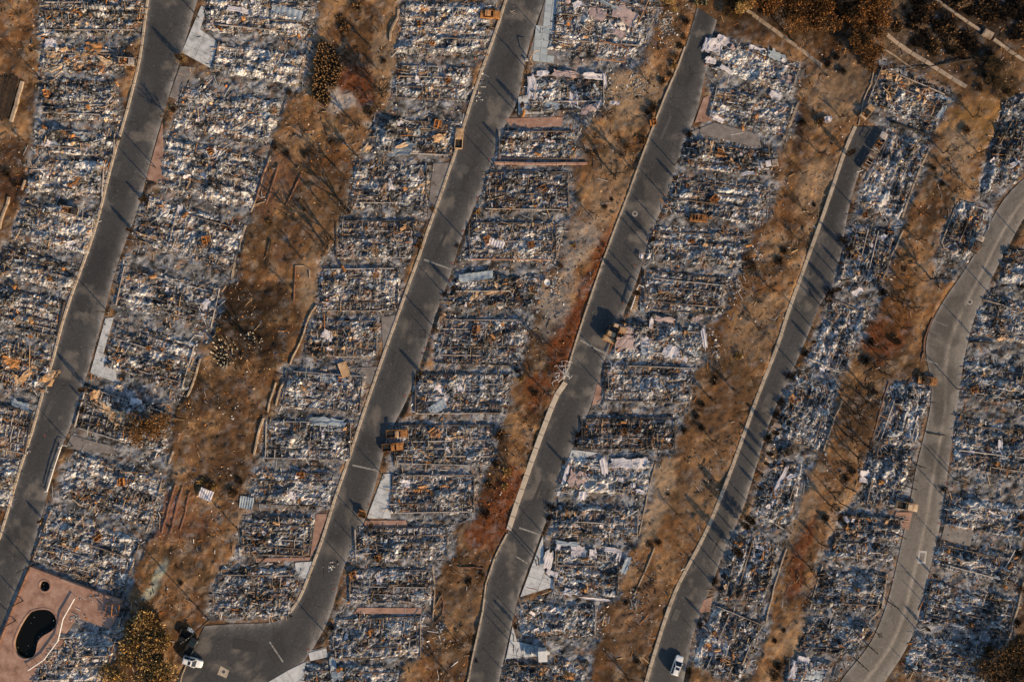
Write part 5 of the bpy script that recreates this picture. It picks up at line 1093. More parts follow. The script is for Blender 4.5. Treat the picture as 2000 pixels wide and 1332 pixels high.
PL = [
 # far left
 ('pole',40,34,3.0,'L'),('pole',24,110,3.2,'L'),('pole',76,150,4.6,'L'),('shrub',62,100,.6,'L'),('shrub',15,340,1.6,'L'),('shrub',28,358,1.3,'L'),('bare',48,275,3.0,'L'),
 # slope S1
 ('shrub',676,58,1.9,'S1','brown'),('shrub',697,16,2.2,'S1','brown'),('shrub',668,40,1.5,'S1','brown'),('bare',742,184,5.0,'S1'),('bare',748,190,4.2,'S1'),('pole',672,345,5.4,'S1'),('bare',682,416,5.2,'S1'),('pole',676,420,4.6,'S1'),('bare',698,305,3.4,'S1'),
 ('bare',640,486,4.6,'S1'),('pole',636,494,4.2,'S1'),('bare',652,470,3.6,'S1'),('bare',502,676,4.8,'S1'),('pole',512,684,4.0,'S1'),('shrub',537,288,1.1,'S1'),('shrub',597,303,1.3,'S1'),('shrub',566,182,1.1,'S1'),('shrub',645,276,.9,'S1'),('shrub',528,435,1.2,'S1','brown'),('shrub',596,410,.8,'S1','brown'),
 ('bare',625,300,3.0,'S1'),('bare',575,420,3.2,'S1'),('shrub',408,946,1.6,'S1','brown'),('shrub',395,940,1.3,'S1','gold'),('shrub',420,950,1.2,'S1','gold'),('shrub',457,962,1.7,'S1','brown'),('shrub',345,1106,.8,'S1','brown'),('shrub',355,1137,.9,'S1'),('shrub',470,500,.9,'S1','brown'),('shrub',428,645,1.0,'S1','gold'),('shrub',750,120,1.0,'S1'),
 ('bare',735,215,2.4,'S1'),('shrub',722,220,1.4,'S1'),('bare',590,340,2.6,'S1'),('shrub',470,940,1.1,'S1'),('pale',745,145,2.4,'S1'),('shrub',610,300,1.0,'S1','brown'),('shrub',560,300,1.2,'S1'),
 # C side
 ('pale',737,495,4.4,'C2'),('shrub',818,480,1.3,'C2','brown'),('shrub',822,465,1.0,'C2'),('bare',828,415,2.2,'C2'),('shrub',845,408,1.1,'C2','brown'),('shrub',680,625,1.0,'C2'),
 # leftmost road, right side
 ('bare',333,232,4.6,'R1'),('cyp',358,118,3.6,'R1'),('pole',208,613,4.4,'R1'),('pole',270,470,4.0,'R1'),('shrub',284,388,1.6,'R1'),('cyp',280,398,2.6,'R1'),('cyp',170,765,3.4,'R1'),('cyp',163,785,2.8,'R1'),('shrub',160,800,1.4,'R1'),('pole',133,868,3.6,'R1'),('pole',395,8,4.4,'R1'),('pole',385,40,4.0,'R1'),('cyp',258,455,2.4,'R1'),('cyp',86,1010,2.4,'R1'),('pole',300,330,4.2,'R1'),('pole',290,358,3.8,'R1'),('shrub',340,215,1.2,'R1'),
 # palms at the pool
 ('pole',64,1104,5.2,'P'),('pole',46,1172,5.2,'P'),('pole',31,1211,4.6,'P'),
 # second road right side
 ('shrub',933,416,1.0,'R2','gold'),('cyp',925,430,3.0,'R2'),('pole',900,470,3.6,'R2'),('shrub',893,480,1.0,'R2'),('cyp',880,560,3.0,'R2'),('pole',872,590,4.2,'R2'),('shrub',868,575,1.0,'R2'),('pole',848,650,4.4,'R2'),('pole',842,668,3.6,'R2'),('cyp',820,722,3.2,'R2'),('shrub',815,740,1.3,'R2'),('cyp',772,836,3.6,'R2'),('cyp',792,818,4.0,'R2'),('pole',745,925,3.8,'R2'),('cyp',722,1020,3.6,'R2'),('pole',715,1034,4.2,'R2'),('pole',700,1070,3.6,'R2'),('pole',676,1110,3.8,'R2'),('cyp',655,1190,3.0,'R2'),('shrub',648,1225,1.2,'R2'),('pole',640,1245,4.0,'R2'),('pole',1022,135,4.4,'R2'),('cyp',1012,205,3.6,'R2'),('pole',1008,225,4.2,'R2'),('cyp',980,285,3.4,'R2'),('pole',970,300,4.8,'R2'),('pole',960,325,4.2,'R2'),('pole',1048,70,3.8,'R2'),
 # slope S2
 ('bare',1178,230,4.0,'S2'),('pale',1190,226,3.0,'S2'),('bare',1212,304,3.6,'S2'),('shrub',1224,285,1.3,'S2','brown'),('bare',1200,344,3.6,'S2'),('shrub',1275,212,1.7,'S2'),('shrub',1264,220,1.2,'S2'),('shrub',1293,160,1.1,'S2'),('shrub',1257,276,1.3,'S2','brown'),('shrub',1180,405,1.0,'S2'),('shrub',1194,390,.8,'S2'),('shrub',1245,190,.7,'S2'),
 ('shrub',1340,45,1.2,'S2'),('shrub',1335,75,1.1,'S2','brown'),('shrub',1328,92,1.2,'S2'),('shrub',1320,112,1.1,'S2','brown'),('shrub',1315,130,1.2,'S2','gold'),('shrub',1308,148,1.0,'S2'),('bare',1064,764,3.4,'S2'),('shrub',1045,768,1.3,'S2'),('bare',1055,668,2.6,'S2'),('pole',1087,680,2.4,'S2'),('shrub',1012,725,1.2,'S2'),('shrub',1018,740,1.0,'S2','gold'),
 ('shrub',975,850,2.0,'S2','brown'),('shrub',968,905,1.5,'S2'),('shrub',990,920,1.6,'S2','gold'),('shrub',955,945,1.5,'S2','brown'),('shrub',985,950,1.2,'S2','gold'),('shrub',948,1002,1.6,'S2'),('shrub',1120,480,.9,'S2','gold'),('shrub',1095,520,.8,'S2','brown'),('pole',918,1245,3.4,'S2'),('bare',890,1250,2.6,'S2'),('shrub',915,1135,1.4,'S2'),('shrub',940,1120,1.0,'S2','brown'),('shrub',930,1290,.8,'S2'),('bare',870,1310,2.4,'S2'),
 # third road right side
 ('cyp',1385,120,3.2,'R3'),('shrub',1345,262,1.5,'R3'),('cyp',1335,285,3.0,'R3'),('cyp',1325,300,2.6,'R3'),('pole',1318,325,3.8,'R3'),('cyp',1312,350,3.0,'R3'),('pole',1300,395,4.2,'R3'),('cyp',1290,425,3.0,'R3'),('pole',1283,430,3.6,'R3'),('cyp',1268,470,3.2,'R3'),('pole',1262,490,4.2,'R3'),('pole',1258,515,4.4,'R3'),('pole',1252,540,4.2,'R3'),('pole',1246,555,4.4,'R3'),('cyp',1240,575,3.2,'R3'),('cyp',1228,600,3.0,'R3'),('cyp',1222,615,2.6,'R3'),('shrub',1215,630,1.3,'R3'),('pole',1182,715,4.0,'R3'),('pole',1170,760,3.6,'R3'),('cyp',1138,835,2.6,'R3'),('shrub',1130,850,1.4,'R3'),('shrub',1125,865,1.2,'R3'),('cyp',1100,905,3.0,'R3'),('pole',1060,1040,3.8,'R3'),('cyp',1070,1030,2.4,'R3'),('shrub',1075,990,1.5,'R3'),('shrub',1072,1010,1.2,'R3'),('pole',1045,1085,4.4,'R3'),('pole',1040,1100,4.0,'R3'),('pole',1012,1205,4.2,'R3'),('cyp',1006,1215,3.2,'R3'),('pole',1004,1240,4.4,'R3'),('pole',995,1262,4.0,'R3'),('pole',985,1310,4.2,'R3'),
 # slope S3
 ('pole',1568,340,3.6,'S3'),('pale',1612,245,2.6,'S3'),('shrub',1600,240,1.6,'S3','brown'),('shrub',1565,240,1.3,'S3'),('pale',1585,255,2.4,'S3'),('bare',1387,778,2.6,'S3'),('shrub',1396,738,.9,'S3'),('shrub',1394,748,.8,'S3'),('shrub',1372,790,1.0,'S3'),('shrub',1360,812,1.2,'S3'),('shrub',1370,836,1.0,'S3'),('shrub',1335,840,1.1,'S3'),('shrub',1442,695,1.3,'S3','gold'),('shrub',1285,1058,1.1,'S3'),('shrub',1268,1062,1.2,'S3','brown'),('shrub',1246,1150,1.0,'S3','brown'),('shrub',1222,1175,.9,'S3'),('shrub',1245,1290,1.2,'S3'),('bare',1225,1320,2.6,'S3'),('shrub',1590,400,.8,'S3'),('shrub',1520,510,1.5,'S3'),('shrub',1530,490,1.2,'S3'),('shrub',1470,520,1.5,'S3','brown'),('shrub',1455,505,1.4,'S3','brown'),('shrub',1305,965,.7,'S3'),('pale',1445,600,1.6,'S3'),
 # gully S4
 ('bare',1730,578,3.4,'S4'),('bare',1745,588,3.0,'S4'),('shrub',1722,570,1.6,'S4'),('bare',1688,757,3.6,'S4'),('bare',1668,808,3.8,'S4'),('bare',1653,850,3.8,'S4'),('bare',1690,868,3.4,'S4'),('shrub',1704,764,1.2,'S4'),('bare',1817,545,4.0,'S4'),('pole',1800,550,3.0,'S4'),('bare',1778,602,2.4,'S4'),('shrub',1742,662,1.5,'S4','brown'),('shrub',1752,668,1.1,'S4'),('bare',1705,675,2.6,'S4'),('shrub',1700,668,1.4,'S4'),('bare',1722,728,2.4,'S4'),('bare',1672,890,3.2,'S4'),('bare',1660,780,3.0,'S4'),('shrub',1690,705,1.5,'S4'),('shrub',1662,920,1.3,'S4'),('bare',1755,500,2.2,'S4'),('shrub',1765,525,1.1,'S4','brown'),('pole',1640,982,5.0,'S4'),('pole',1650,950,5.5,'S4'),('shrub',1650,935,1.5,'S4'),('bare',1618,985,3.0,'S4'),('shrub',1610,1010,1.4,'S4'),('pole',1522,1072,3.4,'S4'),('bare',1580,1105,2.4,'S4'),('shrub',1530,1230,.8,'S4'),('shrub',1512,1250,.8,'S4'),('bare',1590,1160,1.8,'S4'),('shrub',1512,1320,1.8,'S4','brown'),('shrub',1520,1300,1.5,'S4'),
 ('bare',1895,370,2.2,'S4'),('bare',1860,375,2.0,'S4'),('shrub',1838,360,1.0,'S4'),('shrub',1822,330,.9,'S4'),('shrub',1885,255,1.6,'S4','brown'),
 # fourth road right side: dense line of burned cypresses and trunks
 ('cyp',1650,300,3.0,'R4'),('cyp',1662,380,3.4,'R4'),('pole',1658,400,4.0,'R4'),('cyp',1650,455,3.8,'R4'),('shrub',1645,470,1.4,'R4'),('cyp',1642,490,4.0,'R4'),('cyp',1638,520,3.2,'R4'),('pole',1636,545,4.8,'R4'),('cyp',1630,565,3.8,'R4'),('shrub',1622,572,1.8,'R4'),('cyp',1610,590,3.6,'R4'),('bare',1604,598,3.2,'R4'),('cyp',1594,622,3.4,'R4'),('pole',1585,645,3.8,'R4'),('cyp',1578,668,3.0,'R4'),('shrub',1572,690,1.4,'R4'),('cyp',1565,705,3.0,'R4'),('pole',1556,722,4.6,'R4'),('shrub',1542,735,1.6,'R4'),('cyp',1535,760,2.6,'R4'),('shrub',1525,785,1.5,'R4'),('shrub',1515,810,1.4,'R4'),('cyp',1505,840,2.8,'R4'),('shrub',1500,855,1.5,'R4'),('cyp',1492,880,3.2,'R4'),('cyp',1486,900,3.4,'R4'),('pole',1480,930,4.4,'R4'),('cyp',1472,945,3.8,'R4'),('cyp',1466,965,4.2,'R4'),('pole',1462,985,5.0,'R4'),('cyp',1456,1010,4.6,'R4'),('cyp',1445,1025,3.8,'R4'),('pole',1436,1050,5.0,'R4'),('cyp',1426,1072,4.6,'R4'),('pole',1420,1090,4.6,'R4'),('cyp',1412,1112,4.0,'R4'),('pole',1408,1122,5.0,'R4'),('pole',1398,1148,4.8,'R4'),('shrub',1395,1135,1.3,'R4'),('cyp',1372,1205,2.8,'R4'),('shrub',1368,1220,1.2,'R4'),('pole',1362,1240,3.2,'R4'),('shrub',1345,1310,1.2,'R4'),
 # curving road
 ('pole',1740,1037,6.5,'G5'),('pole',1760,945,6.5,'G5'),('pole',1790,908,4.0,'G5'),('pole',1752,970,5.0,'G5'),('pole',1694,1258,5.0,'G5'),('pole',1668,1284,6.5,'G5'),('bare',1772,935,3.0,'G5'),('bare',1770,915,3.0,'G5'),('pole',1810,784,3.4,'G5'),('pole',1735,1175,4.4,'G5'),('bare',1712,1235,2.4,'G5'),('shrub',1640,1010,1.4,'G5','brown'),('shrub',1880,440,1.2,'G5'),
 ('pole',1858,912,4.6,'R5'),('pole',1858,931,4.6,'R5'),('shrub',1842,955,1.4,'R5'),('pole',1808,1180,4.4,'R5'),('pole',1895,655,5.5,'R5'),('cyp',1898,662,3.6,'R5'),('pole',1985,468,4.5,'R5'),('cyp',1945,560,3.2,'R5'),('pole',1930,575,5.0,'R5'),('cyp',1882,725,3.0,'R5'),('pole',1868,760,4.6,'R5'),('cyp',1866,868,3.2,'R5'),('pole',1850,980,4.2,'R5'),('cyp',1822,1120,3.0,'R5'),('pole',1800,1245,5.0,'R5'),('cyp',1795,1255,3.4,'R5'),('bare',1815,1262,2.6,'R5'),('cyp',1935,555,2.6,'R5'),('pole',1835,1062,3.6,'R5'),('cyp',1798,1225,3.0,'R5'),('pole',1812,1165,5.0,'R5'),('pole',1770,1310,4.2,'R5'),
]
rk = random.Random(21)
for e in PL:
    if e[0] == 'cyp' and e[4] in ('R4','R3','R2','R5') and rk.random() < .42: continue
    if e[0] in ('cyp','pole') and e[4] in ('R4','R3','R2','R1','R5'):
        e = (e[0], e[1] + rk.uniform(-2,9), e[2] + rk.uniform(-6,6), e[3]*rk.uniform(.65,1.35)) + tuple(e[4:])
    if e[0] == 'bare' and e[4][0] == 'S': e = e[:3] + (e[3]*1.5,) + tuple(e[4:])
    plant(*e)
for x, y, h, pl in [(700,250,4.6,'S1'),(655,330,4.2,'S1'),(630,400,4.4,'S1'),(725,150,4.0,'S1'),(585,500,3.6,'S1'),(560,560,3.4,'S1'),(455,560,3.2,'S1'),(430,780,3.4,'S1'),(720,90,3.6,'S1'),(1160,270,3.4,'S2'),(1235,330,3.2,'S2'),(1150,420,3.2,'S2'),(1265,160,3.4,'S2'),(1090,690,3.0,'S2'),(985,900,3.2,'S2'),(1600,300,3.6,'S3'),(1580,420,3.4,'S3'),(1500,560,3.4,'S3'),(1480,640,3.2,'S3'),(1430,760,3.6,'S3'),(1390,860,3.4,'S3'),(1320,1000,3.2,'S3'),(1270,1130,3.0,'S3'),(1560,470,3.0,'S3'),(1640,230,3.4,'S3'),(1840,300,3.6,'S4'),(1850,340,3.6,'S4'),(1800,420,3.6,'S4'),(1790,470,3.4,'S4'),(1770,560,3.4,'S4'),(1760,640,3.2,'S4'),(1720,700,3.6,'S4'),(1700,790,3.6,'S4'),(1680,830,3.4,'S4'),(1650,900,3.6,'S4'),(1630,1040,3.0,'S4'),(1600,1060,3.2,'S4'),(1900,230,3.6,'S4'),(1910,300,3.2,'S4')]:
    plant('bare', x, y, h, pl)
# upper right slope: burned scrub
rs = random.Random(5)
for k in range(90):
    x = rs.uniform(1780, 2010); y = rs.uniform(-10, 110)
    if abs((y - 35) - (x - 1870)*.62) < 22: continue
    plant('shrub', x, y, rs.uniform(1.2,2.6), 'T', rs.choice(['black','black','black','brown']))
for k in range(80):
    x = rs.uniform(1400, 1900); y = rs.uniform(-10, 150)
    if y < (x - 1420)*.70 - 40 and y > (x-1704)*.68 + 60: continue
    if x < 1600 and y > (x-1420)*.70 - 15: continue
    if x > 1700 and y > (x-1704)*.68 + 35: continue
    plant('shrub', x, y, rs.uniform(.8,1.9), 'T', rs.choice(['black','black','brown','brown']))
for x, y, h in [(1498,20,5),(1560,95,3.5),(1600,60,4),(1530,60,3.5),(1850,90,3),(1790,60,3),(1960,140,3.2),(1615,150,3),(1870,20,3.5),(1740,20,3)]: plant('pale', x, y, h, 'T')
for k in range(16): plant('shrub', rs.uniform(1925,2010), rs.uniform(1255,1340), rs.uniform(1.2,2.2), 'BR', rs.choice(['black','brown','brown']))
for x, y, c in [(1968,180,'brown'),(1905,120,'brown'),(1922,150,'black'),(1910,175,'brown'),(1992,1010,'brown'),(1990,1080,'black'),(1994,1150,'brown'),(1985,1215,'black'),(1995,560,'black')]: plant('shrub', x, y, 1.4, 'T' if y < 300 else 'BR' if y > 900 else 'R5', c)

def leafy(name, px, py, R, cols, label, seed, n=6200, hgt=1.0, ls=.085, squash=1.0):
    p = G(px, py); root = empty(name, p)
    fol = bl_mesh('leaves', blades(n, crown_shape(seed), cols, ls, ls*.42, seed, .2))
    c = link('leaves', fol, None, root); c.scale = (R*1.1, R*1.1*squash, R*hgt); c['kind'] = 'stuff'
    a, b = TREEM[seed % 7]
    for nm, me in (('trunk',a),('branches',b)): c = link(nm, me, None, root); c.scale = (R*1.5,R*1.5,R*1.2*hgt)
    tag(root, label, 'tree' if hgt > .7 else 'bush'); return root
leafy('scorched_tree', 1500, 12, 5.0, ORG, 'scorched orange-brown tree at the top edge above the third road', 3)
leafy('scorched_tree', 1556, 22, 5.0, ORG + DKB, 'scorched dark-orange tree second from left along the top edge', 4)
leafy('scorched_tree', 1606, 10, 5.4, ORG, 'broad scorched tree in the middle of the orange thicket', 5)
leafy('scorched_tree', 1652, 28, 5.0, ORG + DKB, 'darker scorched tree between the orange crowns at the top', 6)  # dark brown leaves mixed in with the orange ones
leafy('scorched_tree', 1696, 28, 5.2, ORG, 'brightest orange scorched tree above the second ditch', 7)
leafy('scorched_tree', 1680, 72, 3.6, ORG + DKB, 'small scorched tree just below the brightest orange one', 8)
leafy('scorched_tree', 1448, 4, 3.4, GLD, 'yellowish scorched tree at the top edge left of the ditch', 9)
leafy('scorched_bush', 1700, 112, 3.2, ORG + DKB, 'dark rusty bush above the start of the fourth road', 10, hgt=.6)
leafy('scorched_bush', 1952, 1296, 6.5, DKB, 'large dark brown bush in the lower right corner', 12, n=5000, hgt=.55)
leafy('withered_bush', 288, 1240, 6.0, GLD + DKB, 'large withered yellow bush left of the parked white car', 13, n=11000, hgt=.6, ls=.085)
leafy('withered_bush', 300, 1292, 6.2, GLD + DKB, 'withered yellow bush at the bottom edge below the larger one', 14, n=9000, hgt=.55, ls=.085)
leafy('scorched_tree', 296, 832, 4.4, ORG + DKB + [(.30,.16,.05)], 'scorched orange tree beside the ruin of twisted tan sheets', 15, n=4200, hgt=.8)
leafy('withered_bush', 1300, 2, 2.6, GLD, 'small yellowish bush at the top edge right of a ruin', 16, hgt=.6)
leafy('scorched_bush', 1424, 14, 2.4, DKB, 'dark bush by the ditch at the top edge', 17, hgt=.6)
leafy('scorched_bush', 1437, 30, 2.2, DKB, 'second dark bush down along the ditch', 18, hgt=.6)
leafy('scorched_bush', 1935, 128, 2.6, DKB + [(.05,.05,.022)], 'olive brown bush on the slope at the upper right', 19, hgt=.5)
leafy('scorched_bush', 1944, 165, 2.4, DKB + [(.06,.055,.022)], 'olive bush below the other one at the upper right', 20, hgt=.5)
leafy('round_bush', 357, 117, 1.25, BRN + GLD, 'round clipped brown bush at the corner of the pale driveway', 21, n=1500, hgt=.9)

# succulent clumps: many fingers or blades with dry pale tips
def clump(name, poly, n, hmin, hmax, rad, dark, tip, label, cat, outward=0.0, c0=None):
    p = wpoly(poly); xs = [q[0] for q in p]; ys = [q[1] for q in p]; c = np.mean(p, axis=0) if c0 is None else W2(c0)
    x = RNG.uniform(min(xs),max(xs),n*4); y = RNG.uniform(min(ys),max(ys),n*4); k = inside(x,y,p); x, y = x[k][:n], y[k][:n]
    root = empty(name, (c[0], c[1], 0)); V_ = []; Q = []; T = []; Cc = []
    for i, (xx, yy) in enumerate(zip(x, y)):
        h = random.uniform(hmin,hmax); r = rad*random.uniform(.7,1.3); z0 = float(tz(xx,yy)) - .1
        dx, dy = (xx-c[0])*outward + random.gauss(0,.12)*h, (yy-c[1])*outward + random.gauss(0,.12)*h; b = len(V_)
        for s, zz, rr_ in ((0,z0,.8),(.6,z0+h*.7,1.0),(.95,z0+h*.97,.7)):
            for a in range(5): V_.append((xx-c[0]+dx*s+r*rr_*math.cos(a*1.257), yy-c[1]+dy*s+r*rr_*math.sin(a*1.257), zz))
        V_.append((xx-c[0]+dx, yy-c[1]+dy, z0+h*1.05))
        for l in range(2):
            for a in range(5): Q.append((b+l*5+a, b+l*5+(a+1)%5, b+l*5+5+(a+1)%5, b+l*5+5+a))
        for a in range(5): T.append((b+10+a, b+10+(a+1)%5, b+15))
        f = random.uniform(.6,1.3); pale = random.random() < .75
        Cc += [dark]*5 + [tuple(q*f for q in dark)]*5 + [tuple(q*f for q in (tip if pale else dark))]*6
    o = link('stems', mesh_np('stems', V_, Q, T, np.array(Cc)), M['foliage'], root); o['kind'] = 'stuff'
    tag(root, label, cat)
clump('cactus_clump', [(628,80),(650,92),(672,138),(655,175),(640,212),(608,192),(614,150),(618,110)], 620, .6, 1.7, .13, (.02,.014,.009), (.24,.14,.065), 'dense dark cactus bed with tan tips beside the pale ash patch', 'cactus')
clump('agave_clump', [(425,672),(440,664),(458,670),(464,688),(456,708),(440,714),(426,706),(420,690)], 90, .5, 1.0, .17, (.015,.011,.008), (.58,.48,.34), 'round clump of charred stems with pale tips on the brown slope', 'cactus', outward=.25)
clump('agave_clump', [(478,655),(495,650),(512,662),(508,678),(488,676)], 40, .4, .8, .15, (.02,.015,.011), (.60,.52,.40), 'pale-tipped burned clump right of the round one on the slope', 'cactus', outward=.3)
clump('agave_clump', [(1355,1),(1380,3),(1378,14),(1356,12)], 30, .4, .8, .15, (.02,.03,.014), (.30,.24,.12), 'small dry clump at the top of the third road', 'cactus', outward=.3)
# dry reddish ground cover, too many leaves to count
def cover(polys, n, cols, label, hgt=.22):
    V_ = []; 
    for p in polys:
        p = wpoly(p); xs = [q[0] for q in p]; ys = [q[1] for q in p]; m = int(n*(max(xs)-min(xs))*(max(ys)-min(ys)))
        x = RNG.uniform(min(xs),max(xs),m); y = RNG.uniform(min(ys),max(ys),m); k = inside(x+RNG.normal(0,.7,m),y+RNG.normal(0,.7,m),p) & (RNG.random(m) < sstep(.3,.6,fbm(x*.5,y*.5,150,3))); V_.append(np.stack([x[k],y[k],tz(x[k],y[k])],-1))
    P_ = np.concatenate(V_)
    f = lambda r, n_: (P_[:n_], np.stack([r.normal(0,.5,n_), r.normal(0,.5,n_), np.full(n_,.8)],-1))
    v, q, t, c = blades(len(P_), f, cols, hgt*1.6, hgt*.7, 77, .3)
    o = link('ground_cover', mesh_np('ground_cover', v, q, t, c), M['foliage']); tag(o, label, 'ground cover', kind='stuff')
REDC = [(.11,.038,.014),(.16,.06,.022),(.06,.022,.010),(.20,.09,.035),(.025,.014,.009)]
cover([[(1190,455),(1203,462),(1150,610),(1118,690),(1100,735),(1062,730),(1090,640),(1140,560)], [(1000,800),(1060,770),(1045,880),(1010,985),(990,1040),(930,1060),(912,1040),(940,960),(960,900)], [(668,108),(690,120),(715,190),(705,212),(690,190)], [(1310,1180),(1322,1170),(1290,1270),(1268,1332),(1258,1332),(1285,1250)], [(1700,600),(1760,560),(1770,620),(1730,690),(1700,680)], [(1580,1010),(1590,1020),(1560,1130),(1535,1150),(1545,1100)]], 3.4, REDC, 'dried reddish ground cover on the slopes')
cover([[(470,540),(560,540),(575,600),(540,700),(500,760),(400,860),(390,740),(450,640)], [(1400,-10),(1900,-10),(1720,120),(1600,110)], [(1840,-10),(2010,-10),(2010,180),(1900,120)], [(1650,560),(1760,480),(1720,700),(1620,960),(1600,960),(1650,760)], [(560,400),(640,380),(640,520),(580,520)], [(1480,450),(1560,300),(1540,500),(1440,760),(1420,740)], [(1290,1060),(1340,960),(1310,1130),(1230,1290),(1180,1290)], [(610,20),(760,20),(740,200),(640,420),(560,520),(440,900),(400,1160),(250,1180),(330,960),(420,700),(500,420),(590,200)], [(1290,20),(1340,20),(1240,380),(1170,540),(1090,700),(1050,640),(1120,420),(1190,200)], [(1570,200),(1680,150),(1600,430),(1480,760),(1400,960),(1300,1180),(1230,1330),(1180,1330),(1280,1000),(1400,640),(1500,420)]], .42, DKB + [(.17,.10,.05)], 'dead dry weeds and litter over the brown earth', .26)

# fallen logs
def log(a, b, r0, label, branches=0, mat='char'):
    p = G(*a, .2); q = G(*b, .25); d = q - p; root = empty('fallen_log', p)
    mb = MB(); n = 6; pts = [Vector((0,0,0)).lerp(d, k/n) + Vector((random.gauss(0,.06), random.gauss(0,.06), .05)) for k in range(n+1)]
    mb.tube(pts, [r0*(1-.6*k/n) for k in range(n+1)], 8); mb.build('trunk', M[mat], root, True)
    for k in range(branches):
        t = random.uniform(.4,1); s = Vector((0,0,0)).lerp(d, t); dd = (d.normalized() + Vector((random.gauss(0,.6), random.gauss(0,.6), abs(random.gauss(0,.4))))).normalized()*random.uniform(.6,2.4)
        mb = MB(); mb.tube([s, s + dd*.5 + Vector((0,0,.1)), s + dd], [.07,.05,.02], 5); mb.build('branch', M[mat], root)
    tag(root, label, 'log', 'fallen trunks')
log((236,272),(152,280),.42,'thick black log lying across an ash ruin beside leftmost road', 3)
log((1893,667),(1940,671),.32,'black log at the right edge of the curving road', 4)
log((1738,238),(1838,274),.26,'fallen black tree with bare branches above the striped ruin', 16)
log((1895,118),(1770,138),.2,'thin fallen black trunk across the second ditch at upper right', 5)
log((1780,502),(1745,510),.16,'short dark fallen branch in the brown gully', 4)
log((475,480),(460,560),.12,'thin crooked fallen branch on the slope above the dark patch', 3)
log((530,470),(523,530),.16,'dark straight fallen branch beside the scorched patch', 2)
log((1810,845),(1845,850),.16,'short black stick lying at the edge of the curving road', 2)

# ------------------------------------------------------------------ vehicles
def place_thing(root, px, py, ang, z=None):
    p = G(px, py); root.location = (p.x, p.y, p.z if z is None else z); root.rotation_euler = (0,0,math.radians(-ang))
WHEELM = {}
def wheels(root, L, Wd, r=.33, burned=True):
    for sx in (-.30, .31):
        for sy in (-1, 1):
            c = Vector((sx*L, sy*(Wd/2-.12), r))
            if burned:
                mb = MB(); mb.tube([(0,-.10,0),(0,.10,0)], r*.72, 12); o = mb.build('wheel', M['rust'], root); o.location = c - Vector((0,0,r*.25))
            else:
                mb = MB(); mb.loft([[(rr*math.cos(a), y, rr*math.sin(a)) for a in np.linspace(0,2*math.pi,18,endpoint=False)] for y, rr in ((-.12,r*.9),(-.09,r),(.09,r),(.12,r*.9))]); o = mb.build('wheel', M['tyre'], root, False); o.location = c
                mb = MB(); mb.tube([(0,-.13,0),(0,.13,0)], r*.6, 10); mb.build('rim', M['bluesheet'], o)
def side_profile(L, kind):
    hood = .88; a = []
    def arch(cx, r=.40): return [(cx + r*math.cos(t), .30 + r*math.sin(t)) for t in np.linspace(math.pi, 0, 7)]
    bot = [(-L/2+.1,.30)] + arch(-.30*L) + arch(.31*L) + [(L/2-.1,.30)]
    top = [(L/2,.45),(L/2-.04,.68),(L/2-.25,hood-.08),(.16*L,hood),(-.30*L,.92),(-L/2+.06,.90),(-L/2,.5)]
    return bot + top
